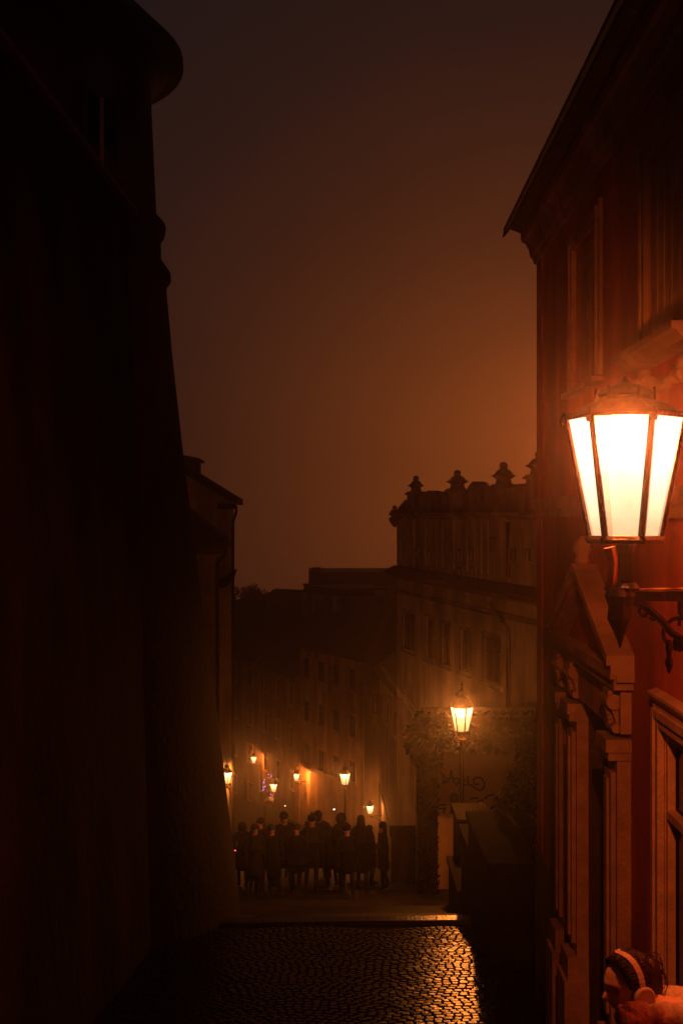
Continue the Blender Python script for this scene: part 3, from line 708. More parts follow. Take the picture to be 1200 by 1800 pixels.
# attic wall, curved crests
def crest(xa, xb, y_side, y_top):
    at = MB(fg)
    ua, _ = lu(xa); ub, _ = lu(xb); xm = (xa + xb) / 2; um2, zt = lu(xm, y_top); _, zs = lu(xa, y_side)
    pts = [(ua, .07), (ua, zs)]
    n = 12
    for i in range(n + 1):
        t_ = i / n; u = ua + (ub - ua) * (.2 + .6 * t_); pts.append((u, zs + (zt - zs) * (math.sin(PI * t_) ** .7)))
    pts += [(ub, zs), (ub, .07)]
    at.prism(pts, 1, -.25, .05); at.build('attic_crest', M['attic'], gh)
crest(737, 777, 872, 862); crest(815, 857, 862, 846); crest(893, 926, 858, 854)
ua, _ = lu(700); ub, _ = lu(713); at = MB(fg); at.prism([(ua, .07), (ua + .02, .25), (ub, .55), (ub, .07)], 1, -.25, .03)
at.build('attic_end', M['attic'], gh)
rf = MB(fg); rf.prism([(-.26, .3), (-.9, .78), (-4.5, 1.15), (-9.2, .05), (-9.2, -.1), (-.26, -.1)], 0, .6, Lg); rf.build('roof', M['tile'], gh)
def pinnacle(x, y_cap, y_top, wcap):
    u, zc_ = lu(x, y_cap); _, zt = lu(x, y_top); H = zt - zc_; w_ = wcap
    p = MB(fg)
    p.prism([(u - w_ * .62, .07), (u - w_ * .50, .30), (u - w_ * .36, zc_ - .06), (u + w_ * .36, zc_ - .06), (u + w_ * .50, .30), (u + w_ * .62, .07)], 1, -.45, .10)
    p.box((u - w_ * .50, -.5, zc_ - .06), (u + w_ * .50, .16, zc_ + .015)); p.box((u - w_ * .40, -.45, zc_ + .015), (u + w_ * .40, .12, zc_ + .06))
    c = (u, -.16, zc_ + .055); H = zt - c[2]
    for r0, h0, r1, h1_ in ((.25, 0, .20, .24), (.21, .24, .36, .38), (.38, .38, .35, .42), (.30, .42, .22, .56), (.22, .56, .17, .66), (.12, .66, .10, .72)):
        a0, a1 = r0 * w_ * 1.05, r1 * w_ * 1.05
        vs = [(c[0] + sx * a, c[1] + sy * a, c[2] + h * H) for a, h in ((a0, h0), (a1, h1_)) for sx, sy in ((-1, -1), (1, -1), (1, 1), (-1, 1))]
        i_ = [p.P(q) for q in vs]
        for q in ((3, 2, 1, 0), (4, 5, 6, 7), (0, 1, 5, 4), (1, 2, 6, 5), (2, 3, 7, 6), (3, 0, 4, 7)): p.f.append([i_[z] for z in q]); p.m.append(0)
    p.ball((c[0], c[1], c[2] + .84 * H), .17 * H, 10, (1.15, 1.15, 1))
    p.build('pinnacle', M['attic'], gh)
pinnacle(723, 867, 836, .62); pinnacle(795, 862, 826, .74); pinnacle(875, 855, 812, .72); pinnacle(937, 838, 792, .74)
p = MB(fg); u, zq = lu(699, 912); p.lathe([(.05, -.30), (.20, -.10), (.24, .02), (.12, .08), (.20, .16), (.16, .30), (.08, .36), (.10, .44), (.02, .50)], (u, .12, zq), 8); p.build('corner_urn', M['attic'], gh)
u, _ = lu(900); pp = MB(fg); pp.tube([(u - .05, .10, -.2), (u - .05, .10, -1.7)], .06, 8); pp.tube([(u - .55, .5, -2.4), (u - .45, .15, -2.9), (u, .12, -3.1), (u, .12, -11.5)], .06, 8); pp.build('downpipe', M['pipe'], gh)

# ================================================================== garden gateway, graffiti wall, parapets, hedge
gw = thing('garden_gateway', (1.8, 25.2, gz(25)), 'dark gateway pillar and heavy lintel overgrown with ivy, left of the near street lamp', 'gateway')
x0 = px(735, 0, 25).x; x1 = px(769, 0, 25).x; zt = px(0, 1246, 25).z; zbm = px(0, 1318, 25).z; xe = 5.2
MB().box((x0, 25, gz(25) - .6), (x1, 25.5, zbm)).build('pillar', M['bark'], gw)
bb = MB(); bb.box((x0 - .08, 24.95, zbm), (xe, 25.55, zt - .12)); bb.build('lintel', M['soffit'], gw)
MB().prism([(24.75, zt - .12), (25.25, zt + .0), (25.75, zt - .12)], 0, x0 + .1, xe).build('coping', M['soffit'], gw)
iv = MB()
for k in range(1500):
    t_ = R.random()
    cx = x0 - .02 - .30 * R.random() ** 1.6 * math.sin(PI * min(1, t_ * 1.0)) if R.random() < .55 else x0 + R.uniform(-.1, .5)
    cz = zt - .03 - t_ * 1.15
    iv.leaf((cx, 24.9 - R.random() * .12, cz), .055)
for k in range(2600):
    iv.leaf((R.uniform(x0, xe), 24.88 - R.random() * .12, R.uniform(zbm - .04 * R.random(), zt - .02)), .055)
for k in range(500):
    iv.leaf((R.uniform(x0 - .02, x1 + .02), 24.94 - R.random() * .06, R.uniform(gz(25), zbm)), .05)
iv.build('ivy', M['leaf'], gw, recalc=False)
tg = MB()
for s0, s1 in (((x0 - .1, 24.9, zt - .5), (x0 - .35, 24.6, zt - .62)), ((x0 - .05, 24.9, zt - .3), (x0 - .5, 25, zt + .5)), ((x0, 24.9, zt - .1), (x0 - .8, 25.3, zt + .9)), ((x0 - .3, 24.95, zt + .2), (x0 - .75, 24.9, zt + .35))):
    a_, b_ = Vector(s0), Vector(s1); tg.tube([a_, (a_ + b_) / 2 + Vector((.05, 0, -.04)), b_], [.014, .010, .004], 5)
tg.build('bare_twigs', M['bark'], gw)

gf = thing('graffiti_wall', (2.9, 28.2, gz(28)), 'pale plastered garden wall scrawled with dark graffiti, behind the near street lamp', 'wall')
D3 = 28.0; gx0 = px(690, 0, D3).x
b = MB(); b.box((x1 - .25, D3, gz(28) - .8), (5.6, D3 + .35, px(0, 1262, D3).z)); b.build('wall_face', M['ochre'], gf)
MB().box((x1 - .25, D3 - .035, px(0, 1394, D3).z - .0), (x1 - .2, D3 - .002, px(0, 1380, D3).z)).build('ledge', M['trim'], gf)
sp_ = MB()
def stroke(pts, r=.020):
    P_ = [px(x, y, D3 - .006) for x, y in pts]
    for a_, b_ in zip(P_, P_[1:]):
        d_ = (b_ - a_); n_ = Vector((-d_.z, 0, d_.x)).normalized() * r; e_ = d_.normalized() * r * .6
        sp_.face([a_ - n_ - e_, b_ - n_ + e_, b_ + n_ + e_, a_ + n_ - e_])
stroke([(772, 1353), (777, 1360), (785, 1369), (779, 1376), (777, 1360)]); stroke([(778, 1376), (788, 1374), (792, 1354), (796, 1376)]); stroke([(788, 1368), (797, 1366)])
stroke([(797, 1366), (800, 1379), (805, 1372), (802, 1367), (797, 1372)]); stroke([(803, 1366), (809, 1381)]); stroke([(809, 1366), (802, 1381)])
stroke([(813, 1366), (811, 1379), (819, 1379)]); stroke([(812, 1372), (818, 1371)]); stroke([(822, 1364), (822, 1379), (829, 1379)])
stroke([(840, 1378), (833, 1378), (831, 1371), (836, 1366), (845, 1367), (850, 1374), (851, 1382), (847, 1387), (841, 1389), (832, 1383), (826, 1379)])
stroke([(769, 1415), (784, 1414)]); stroke([(770, 1421), (783, 1420)]); stroke([(781, 1421), (779, 1428)])
stroke([(826, 1404), (834, 1402), (840, 1403)]); stroke([(852, 1404), (857, 1398), (868, 1396)]); stroke([(838, 1411), (846, 1405), (850, 1412), (842, 1415)])
sp_.build('graffiti', M['spray'], gf, recalc=False)
nb = MB(); np_ = px(798, 1430, D3 - .03)
nb.prism([(np_.x - .10, np_.z), (np_.x - .11, np_.z + .40), (np_.x - .06, np_.z + .48), (np_.x, np_.z + .50), (np_.x + .06, np_.z + .48), (np_.x + .10, np_.z + .40), (np_.x + .10, np_.z)], 1, D3 - .05, D3 - .002)
nb.build('niche_shutter', M['wood'], gf)

lp = thing('low_wall', (1.6, 31.5, gz(31)), 'low garden wall with dark coping at the right end of the crowd', 'wall')
a_ = px(688, 1458, 32); b_ = px(745, 1458, 32)
MB().box((a_.x, 32, gz(32) - .5), (b_.x + .4, 32.35, a_.z - .17)).build('wall_face', M['pale'], lp)
MB().box((a_.x - .05, 31.93, a_.z - .17), (b_.x + .4, 32.42, a_.z)).build('coping', M['tile'], lp)

pw = thing('stepped_parapet', (2.6, 19, gz(19)), 'dark stepped stone parapet beside the steps, at the foot of the near street lamp', 'wall')
pb = MB(); cp = MB()
for (ya, yb, xl, ztop, xr_) in ((21.2, 22.4, px(801, 0, 21.2).x, px(0, 1432, 21.5).z, 3.0), (19.2, 21.2, px(801, 0, 19.2).x, px(0, 1552, 20).z + .12, 2.9), (17.3, 19.2, px(827, 0, 17.2).x, px(0, 1500, 17.5).z, 2.8), (14.7, 17.3, 1.77, -4.28, 2.6)):
    xl += .06; pb.box((xl, ya, gz(yb) - .5), (xl + .55, yb, ztop - .08)); cp.box((xl - .04, ya - .02, ztop - .08), (xl + .59, yb + .0, ztop))
pb.build('wall_face', M['mossy'], pw); cp.build('coping', M['mossy'], pw)

hd = thing('ivy_hedge', (3.4, 18, gz(18)), 'tall black ivy covered bush between the red house and the near street lamp', 'bush')
st = MB()
for k in range(9):
    x = 2.45 + .22 * k; y = 18.2 + R.uniform(-1, 2); st.tube([(x, y, gz(y) - .2), (x + R.uniform(-.1, .1), y, gz(y) + 1.2), (x + R.uniform(-.3, .3), y, -4.6)], [.05, .035, .015], 6)
st.build('stem', M['bark'], hd)
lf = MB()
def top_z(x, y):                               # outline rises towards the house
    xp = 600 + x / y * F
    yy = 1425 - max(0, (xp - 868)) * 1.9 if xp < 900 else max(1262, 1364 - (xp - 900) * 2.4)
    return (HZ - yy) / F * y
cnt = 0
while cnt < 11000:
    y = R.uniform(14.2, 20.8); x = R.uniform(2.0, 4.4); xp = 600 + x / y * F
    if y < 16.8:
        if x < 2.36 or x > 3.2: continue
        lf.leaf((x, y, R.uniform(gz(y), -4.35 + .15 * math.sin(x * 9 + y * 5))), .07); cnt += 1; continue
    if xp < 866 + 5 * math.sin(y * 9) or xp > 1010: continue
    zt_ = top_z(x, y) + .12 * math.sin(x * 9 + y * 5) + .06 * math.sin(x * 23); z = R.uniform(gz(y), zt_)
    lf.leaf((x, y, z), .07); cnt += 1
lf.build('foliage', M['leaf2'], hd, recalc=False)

# ================================================================== houses further down the hill
# house with half gable facing the camera, lantern wall
H1 = thing('hillside_house', (3.6, 58, gz(56)), 'plastered house with one sloping gable edge, directly behind the low garden wall', 'house', 'houses stepping down the right side')
A1 = (px(737, 0, 46).x, 46.0); B1 = (px(662, 0, 77).x, 77.0); fh = frame(A1, B1, 1); l1 = fh.len
zw = px(0, 1246, 46).z; zp = px(0, 1172, 77).z; dzs = zp - zw
b = MB(fh); b.prism([(0, gz(46) - 3), (0, zw), (l1, zp), (l1, gz(77) - 2)], 1, 0, -6)
b.build('wall', M['pale'], H1)
rb = MB(fh)
vs = [(u, v, zw + dzs * u / l1 + q) for u in (-.3, l1 + .2) for v, q in ((.45, -.05), (.45, .12), (-3, 2.6), (-6.4, .1), (-6.4, -.05))]
i_ = [rb.P(q) for q in vs]
for k in range(5): rb.f.append([i_[k], i_[(k + 1) % 5], i_[5 + (k + 1) % 5], i_[5 + k]]); rb.m.append(0)
rb.f.append(i_[:5]); rb.f.append(i_[5:]); rb.m += [0, 0]
rr = rb.build('roof', M['tile'], H1)
cb = MB(fh)
for u in (9, 20):
    zc_ = zw + dzs * u / l1; cb.box((u, -2.6, zc_ + 1.6), (u + .8, -2.0, zc_ + 3.2)); cb.box((u - .08, -2.68, zc_ + 3.2), (u + .88, -1.92, zc_ + 3.35))
cb.build('chimney', M['greyp'], rr)
pipe([fh((l1 - .3, .10, zp - .1)), fh((l1 - .3, .10, gz(77)))], H1, .09)
MB(fh).box((.0, .002, gz(46) - 3), (l1, .05, gz(77) + 1.0)).build('plinth', M['greyp'], H1)
for u in (3.0, 7.5, 13.0, 19.0, 25.0):
    zc_ = zw + dzs * u / l1 - 1.9; window_part(H1, fh, (u - .4, u + .4, zc_ - .6, zc_ + .6), M['pale'], deep=-.05, surround=.08)
hs = dict(group='houses stepping down the right side')
house('townhouse', 'rose townhouse under the far roofs, facing up the steps behind the mid street lamp', (2.3, 76.5), (-3.0, 86.4), 1, 9, gz(86) - 1, px(0, 1150, 80).z, M['ochre'], 5, 3, 3.0, chimneys=2, **hs)
house('townhouse', 'tall townhouse at the bend of the street left of the mid street lamp', (-3.1, 86.6), (-6.5, 96), 1, 9, gz(96) - 1, px(0, 1178, 90).z, M['pink'], 3, 3, 3.4, chimneys=1, **hs)
house('townhouse', 'lowest townhouse at the far end of the street, behind the highest small lantern', (-6.6, 96), (-13, 108), 1, 10, gz(108) - 1, px(0, 1150, 100).z, M['greyp'], 4, 4, 3.0, chimneys=1, **hs)
house('townhouse', 'house on the far left with its front turned away, behind the half hidden lantern', (-9.8, 62), (-12.5, 88), -1, 9, gz(88) - 1, px(0, 1120, 75).z, M['ochre'], 6, 3, 2.6, chimneys=1, group='houses stepping down the left side')
# big block on the skyline and its neighbours
big = thing('apartment_block', (1, 125, -24.5), 'broad dark block with a flat topped roof on the skyline left of the gabled palace', 'building')
a_ = px(546, 1012, 120); z_t = px(0, 1006, 120).z
fb_ = frame((a_.x, 120), (8, 120.5), -1)
hb = [(1.2 + 2.1 * c, 2.1 + 2.1 * c, -11.2 - 3.3 * r, -9.6 - 3.3 * r) for c in range(5) for r in range(3)]
b = MB(fb_); wall_mesh(b, 0, fb_.len, -25, -8.2, hb); shell(fb_, b, 0, fb_.len, 10, -25, -8.2); b.build('wall', M['greyp'], big, recalc=False)
MB(fb_).prism([(.4, -8.25), (-1.0, z_t), (-8.4, z_t + .05), (-10.4, -8.25)], 0, -.05, fb_.len + .3).build('roof', M['copper'], big)
for h in hb: window_part(big, fb_, h, M['greyp'])
cb = MB(fb_)
for u in (.2, 3.5, 9): cb.box((u, -4, z_t - 1), (u + .9, -3.2, z_t + (.35 if u < 1 else .25)))
cb.build('chimney', M['greyp'], big)
st_ = thing('stair_gabled_house', (-5, 112, -24), 'narrow gabled house in front of the skyline block, at its left end', 'house')
f2_ = frame((px(530, 0, 110).x, 110), (px(600, 0, 104).x, 104), -1)
b = MB(f2_); z2 = px(0, 1042, 110).z; hb2 = [(.6 + 1.1 * c, 1.15 + 1.1 * c, -12.6 - 2.8 * r, -11.2 - 2.8 * r) for c in range(3) for r in range(3)]
wall_mesh(b, 0, f2_.len, -25, z2, hb2); shell(f2_, b, 0, f2_.len, 6, -25, z2); b.build('wall', M['pale'], st_, recalc=False)
for h in hb2: window_part(st_, f2_, h, M['pale'])
b = MB(f2_); b.box((.5, -5.5, z2 + .002), (f2_.len - .4, -.4, z2 + .7)); b.prism([(-.2, z2), (.2, z2 + .1), (.2, z2 + .3), (-.2, z2 + .25)], 1, .2, -6); b.build('attic', M['copper'], st_)
# roofs left of centre on the skyline
house('rooftop_house', 'low dark roofed house on the skyline between the trees and the broad block', (-9.5, 128), (-3.8, 124), -1, 8, -25, px(0, 1075, 126).z, M['greyp'], 4, 2, 1.9, group='houses on the skyline', chimneys=1)
house('rooftop_house', 'dark steep roofed house below the skyline trees at far left', (-15, 118), (-9.6, 114), -1, 8, -25, px(0, 1105, 116).z, M['pink'], 4, 2, 2.4, group='houses on the skyline', chimneys=1)
H4 = thing('hillside_house', (4.2, 82, gz(80)), 'house with a large dark roof between the skyline block and the gabled palace', 'house', 'houses stepping down the right side')
b = MB(); z4 = px(0, 1190, 75).z; b.box((px(640, 0, 74).x, 74, -24), (9, 90, z4)); b.build('wall', M['pale'], H4)
f4 = frame((px(640, 0, 74).x, 74), (9, 74), -1)
for c in range(3):
    u = .5 + c * 1.4; window_part(H4, f4, (u, u + .6, z4 - 2.1, z4 - .9), M['pale'], deep=-.05, surround=.08)
MB().prism([(px(640, 0, 74).x - .3, z4), (4.0, z4 + 5.8), (9.3, z4)], 1, 73.7, 90.2).build('roof', M['tile'], H4)

def tree(x, y, zt_, rad, label, i):
    zb_ = hill_z(x, y) if y > 150 else gz(y)
    root = thing('tree', (x, y, zb_), label, 'tree', 'trees along the far skyline')
    tk = MB(); tk.tube([(x, y, zb_ - .5), (x + .2, y, (zb_ + zt_) / 2), (x, y, zt_ - .8)], [.35, .22, .06], 7)
    for k in range(5):
        a = k * 1.3 + i; zz = zt_ - rad * 1.1; tk.tube([(x, y, zz - 1), (x + rad * .6 * math.cos(a), y + rad * .6 * math.sin(a), zz + .4)], [.10, .03], 5)
    tk.build('trunk', M['bark'], root)
    cr_ = MB(); blobs = [(R.gauss(0, .45) * rad, R.gauss(0, .45) * rad, R.uniform(-1.4, -.1) * rad, R.uniform(.25, .5) * rad) for _ in range(14)]
    for k in range(1500):
        bx, by, bz, br = blobs[R.randrange(14)]; d = Vector((R.gauss(0, 1), R.gauss(0, 1), R.gauss(0, 1))).normalized() * br * R.uniform(.5, 1.05)
        cr_.leaf((x + bx + d.x, y + by + d.y, zt_ - .2 + bz + d.z * .9), .16)
    cr_.build('crown', M['leaf2'], root, recalc=False)
for i, (x_, y_, D_, r_, lb_) in enumerate(((424, 1030, 150, 2.4, 'leftmost round tree on the skyline, beside the left houses'), (441, 1024, 153, 2.6, 'second skyline tree from the left, tallest of the row'),
        (458, 1036, 148, 2.2, 'third skyline tree from the left, low and ragged'), (474, 1038, 152, 2.3, 'fourth skyline tree from the left, in the row of trees'), (492, 1042, 149, 2.2, 'last skyline tree before the gap left of the dark block'))):
    p_ = px(x_, y_, D_); tree(p_.x, D_, p_.z, r_, lb_, i)

# fairy lights, stall, small lights
fa = thing('fairy_lights', px(468, 1385, 74), 'short string of violet fairy lights hanging left of the small post lamp', 'fairy lights')
fp = [(472, 1361), (477, 1362), (477, 1365), (465, 1370), (464, 1374), (463, 1376), (463, 1382), (466, 1382), (463, 1384), (464, 1387), (462, 1389), (476, 1396), (479, 1399)]
fm = MB(); fwm = MB()
pts = [px(x, y, 73.5) for x, y in fp]
fwm.tube(pts, .006, 4); fwm.build('cable', M['iron'], fa)
for q in pts: fm.ball(q, .030, 6)
fm.build('bulbs', M['fairy'], fa)
sl = thing('market_stall', (px(472, 1410, 73).x, 73, gz(73)), 'small stall with a pale canopy under the fairy lights', 'stall')
q0 = px(465, 1407, 73); q1 = px(481, 1405, 73)
MB().prism([(q0.x, q0.z - .15), (q1.x, q0.z - .12), (q1.x, q1.z), ((q0.x + q1.x) / 2, q1.z + .1), (q0.x, q0.z)], 1, 72.4, 73.4).build('canopy', M['trim'], sl)
pb = MB()
for x in (q0.x + .03, q1.x - .03):
    for y in (72.45, 73.35): pb.tube([(x, y, gz(y) - .1), (x, y, q0.z)], .02, 6)
pb.build('poles', M['iron'], sl)
MB().box((q0.x, 72.5, gz(73)), (q1.x, 73.3, gz(73) + .9)).build('counter', M['wood'], sl)
def small_light(x, y, D, m, label, r=.05, name='shop_lamp'):
    p = px(x, y, D); root = thing(name, p, label, 'lamp')
    c = MB(); c.lathe([(r * 1.3, 0), (r * 1.5, r), (r * .6, r * 2)], p + Vector((0, 0, r * .6)), 8); c.tube([p + Vector((0, 0, r * 2)), p + Vector((0, .5, r * 2.5))], .015, 5); c.build('cap', M['iron'], root)
    b = MB(); b.ball(p, r, 8); b.build('bulb', m, root, smooth=True)
small_light(587, 1422, 76, M['whitebulb'], 'tiny cold white lamp left of the foot of the mid street lamp', .055)
small_light(501, 1416, 66, M['whitebulb'], 'tiny white lamp just above the tallest head of the crowd', .03)
small_light(545, 1357, 84.5, M['whitebulb'], 'tiny dim lamp on the wall right of the farther wall lantern', .03)
small_light(413.5, 1494, 27, M['redbulb'], 'tiny red signal lamp low at the edge of the round tower', .022, 'signal_lamp')

# ================================================================== PEOPLE
def bake_skin(verts, edges, radii, sub=2):
    me = bpy.data.meshes.new('tmp'); me.from_pydata([tuple(v) for v in verts], edges, [])
    o = bpy.data.objects.new('tmp', me); COL.objects.link(o)
    md = o.modifiers.new('s', 'SKIN'); md.use_smooth_shade = True
    for i, r in enumerate(radii):
        rr = r if isinstance(r, (tuple, list)) else (r, r); me.skin_vertices[0].data[i].radius = rr
    me.skin_vertices[0].data[0].use_root = True
    o.modifiers.new('b', 'SUBSURF').levels = sub; o.modifiers['b'].render_levels = sub
    bpy.context.view_layer.update()
    ev = o.evaluated_get(bpy.context.evaluated_depsgraph_get()); m2 = bpy.data.meshes.new_from_object(ev)
    bpy.data.objects.remove(o); bpy.data.meshes.remove(me)
    m2.polygons.foreach_set('use_smooth', [True] * len(m2.polygons))
    return m2
def put(me, name, mats, parent):
    me.name = name; me.materials.clear()
    for m in mats: me.materials.append(m)
    o = bpy.data.objects.new(name, me); COL.objects.link(o); o.parent = parent; return o

def hand(V, E, Rr, wrist, d, n, s=1.0):
    """palm and five fingers appended to a skeleton; d = pointing direction, n = palm side"""
    d = Vector(d).normalized(); n = Vector(n).normalized(); side = d.cross(n).normalized()
    V.append(V[wrist] + d * .055 * s); E.append((wrist, len(V) - 1)); Rr.append((.030 * s, .018 * s)); palm = len(V) - 1
    for k, ln in enumerate((.070, .080, .075, .058)):
        o = (k - 1.5) * .019 * s; prev = palm
        for q, (f_, c_) in enumerate(((.35, .0), (.7, .012), (1.0, .035))):
            V.append(V[palm] + side * o + d * (.012 + ln * f_) * s * (1 - .12 * q) + n * c_ * s); E.append((prev, len(V) - 1)); Rr.append((.0095 - .001 * q) * s); prev = len(V) - 1
    V.append(V[wrist] + d * .03 * s - side * .035 * s + n * .008 * s); E.append((wrist, len(V) - 1)); Rr.append(.011 * s)
    V.append(V[wrist] + d * .065 * s - side * .05 * s + n * .02 * s); E.append((len(V) - 2, len(V) - 1)); Rr.append(.009 * s)

def crowd_person(x, ytop, D, face, label, coat, hairlen=0, walk=0, hood=False, hat=False, girth=1.0, bag=False, arms='down'):
    D = D - 2.4; ytop += R.uniform(-4, 9)
    z0 = gz(D) - (.05 if D > 17 else 0); ztop = px(x, ytop, D).z; Hh = max(1.5, min(1.92, ztop - z0)); k = Hh / 1.75
    X = px(x, 0, D).x
    root = thing('person', (X, D, z0), label, 'person', 'people walking on the steps')
    root.rotation_euler = (R.uniform(-.07, .12), R.uniform(-.07, .07), face + R.uniform(-.35, .35))
    st = .14 * walk
    V = [Vector(v) * k for v in ((0, 0, .95), (0, 0, 1.12), (0, .01, 1.30), (0, .01, 1.44), (0, 0, 1.52), (0, -.02, 1.60), (0, -.015, 1.68))]
    E = [(i, i + 1) for i in range(6)]; Rr = [(.15 * girth, .12 * girth), (.135 * girth, .11), (.16 * girth, .115), (.11, .08), (.055, .055), (.078, .088), (.068, .078)]
    def ch(par, pts, rs):
        p = par
        for q, r in zip(pts, rs): V.append(Vector(q) * k); E.append((p, len(V) - 1)); Rr.append(r); p = len(V) - 1
        return p
    for s in (-1, 1):
        ch(0, [(s * .10, 0, .86), (s * .10, -s * st * .6 - .02, .50), (s * .10, -s * st - (0 if s * st > 0 else -.06), .09 + (0.03 if s * st < 0 else 0)), (s * .10, -s * st - .14, .04)], (.10, .062, .045, .04))
        if arms == 'phone' and s == 1: wq = ch(3, [(s * .20, .01, 1.42), (s * .25, -.04, 1.16), (s * .12, -.26, 1.26)], (.065, .05, .036)); hand(V, E, Rr, wq, (-.3, -.6, .5), (-.5, .2, .6))
        elif arms == 'pocket': wq = ch(3, [(s * .20, .01, 1.42), (s * .30, .04, 1.14), (s * .19, -.08, .95)], (.065, .05, .036)); hand(V, E, Rr, wq, (-s * .3, -.3, -.8), (-s, 0, 0))
        else: wq = ch(3, [(s * .20, .01, 1.42), (s * .26, .03 + s * st * .3, 1.14), (s * .25, -.05 + s * st * .9, .88)], (.065, .05, .036)); hand(V, E, Rr, wq, (0, -.1, -1), (-s, 0, 0))
    Rr = [tuple(c * k for c in r) if isinstance(r, tuple) else r * k for r in Rr]
    me = bake_skin(V, E, Rr, 1)
    bo = put(me, 'body', [M['skin'], M['jeans'], M['shoe']], root)
    for p in me.polygons:
        z = p.center.z / k; p.material_index = 2 if z < .09 else (1 if z < 1.42 else 0)
    # coat: own thicker skin over torso and arms
    hem = R.choice((.34, .42, .52)); girth *= 1.30; CV = [Vector(v) * k for v in ((0, 0, .97), (0, 0, 1.15), (0, .01, 1.31), (0, .01, 1.47), (0, 0, .78), (0, 0, (.78 + hem) / 2), (0, 0, hem))]
    CV.append(Vector((0, .01, 1.545)) * k); CE = [(0, 1), (1, 2), (2, 3), (0, 4), (4, 5), (5, 6), (3, 7)]; CR = [(.165 * girth, .15), (.158 * girth, .14), (.175 * girth, .145), (.13, .10), (.172 * girth, .155), (.178 * girth, .16), (.176 * girth, .16), (.074, .078)]
    for s in (-1, 1):
        if arms == 'phone' and s == 1: pts = [(s * .20, .01, 1.42), (s * .25, -.04, 1.16), (s * .13, -.23, 1.24)]
        elif arms == 'pocket': pts = [(s * .20, .01, 1.42), (s * .30, .04, 1.14), (s * .20, -.06, .98)]
        else: pts = [(s * .20, .01, 1.42), (s * .26, .03 + s * st * .3, 1.14), (s * .25, -.04 + s * st * .85, .92)]
        p_ = 3
        for q, r in zip(pts, (.085, .072, .058)): CV.append(Vector(q) * k); CE.append((p_, len(CV) - 1)); CR.append(r); p_ = len(CV) - 1
    CR = [tuple(c * k for c in r) if isinstance(r, tuple) else r * k for r in CR]
    put(bake_skin(CV, CE, CR, 1), 'coat', [M[coat]], root)
    hb_ = MB(); hc = Vector((0, .005, 1.655)) * k
    if hood: hb_.ball(hc + Vector((0, .02, -.01)), .125 * k, 14, (1, 1.05, 1.15)); nm, mt = 'hood', M[coat]
    elif hat: hb_.ball(hc + Vector((0, .0, .055 * k)), .112 * k, 14, (1, 1.08, .85)); hb_.ball(hc + Vector((0, 0, .16 * k)), .035 * k, 8); nm, mt = 'knit_hat', M[coat]
    else:
        hb_.ball(hc + Vector((0, .018, .025 * k)), .104 * k, 14, (.95, 1.08, 1.02)); nm, mt = 'hair', M['hair']
        if hairlen: hb_.ball(hc + Vector((0, .07 * k, -.12 * k)), .10 * k, 12, (1.15, .6, 1.0 + hairlen))
        if hairlen == 0: hb_.ball(hc + Vector((0, .05 * k, -.04 * k)), .075 * k, 10, (1, .7, 1))
    ho = hb_.build(nm, mt, None, smooth=True); ho.parent = root
    fc = MB(); fc.ball(Vector((0, -.105, 1.63)) * k, .016 * k, 8, (.8, 1, 1.4))
    for s in (-1, 1): fc.ball(Vector((s * .085, .0, 1.635)) * k, .022 * k, 8, (.4, .7, 1.2))
    fo = fc.build('face_features', M['skin'], None, smooth=True); fo.parent = root
    if bag:
        bg_ = MB(); bg_.box((-.15 * k, .15 * k, 1.02 * k), (.15 * k, .30 * k, 1.42 * k)); bg_.box((-.11 * k, .30 * k, 1.06 * k), (.11 * k, .34 * k, 1.25 * k))
        bo_ = bg_.build('backpack', M['coat_grey'], None); bo_.parent = root
    return root
PE = PI
crowd_person(500, 1424, 30.0, .1, 'tallest of the dark figures, left of centre, with a bulky black jacket', 'coat_black', 0, 1, girth=1.15)
crowd_person(637, 1433, 29.2, PE, 'person with long hair and black coat, fourth head left of the low garden wall edge', 'coat_black', .8, .6)
crowd_person(676, 1438, 29.6, -1.2, 'person at the right end of the crowd with one arm bent to a phone', 'coat_brown', .5, .3, arms='phone')
crowd_person(598, 1431, 31.0, 2.6, 'person in a hood directly below the mid street lamp', 'coat_navy', hood=True, walk=.5)
crowd_person(566, 1427, 32.5, PE, 'slim person in grey coat right behind the middle of the crowd', 'coat_grey', 0, .8)
crowd_person(547, 1437, 30.2, .3, 'person with knit hat and green jacket in the middle of the crowd', 'coat_green', hat=True, walk=.7)
crowd_person(461, 1442, 29.0, -.5, 'person in brown coat left of the tallest figure', 'coat_brown', .4, .8)
crowd_person(441, 1448, 28.4, .2, 'person in black jacket carrying a backpack near the tower edge', 'coat_black', 0, .5, bag=True)
crowd_person(426, 1445, 32.0, PE, 'person farthest left, partly behind the tower edge, in a hooded coat', 'coat_grey', hood=True)
crowd_person(478, 1450, 31.5, 2.9, 'short person squeezed between two taller figures left of centre', 'coat_navy', .3, .4)
crowd_person(520, 1452, 28.6, 0.0, 'person in navy coat with hands in pockets, right of the tallest figure', 'coat_navy', 0, .4, arms='pocket', girth=1.1)
crowd_person(612, 1462, 28.4, .4, 'shorter person in black knit hat before the hooded one', 'coat_black', hat=True, walk=.5)
crowd_person(655, 1452, 32.8, 1.2, 'person half hidden between the two figures on the right of the crowd', 'coat_black', .6)

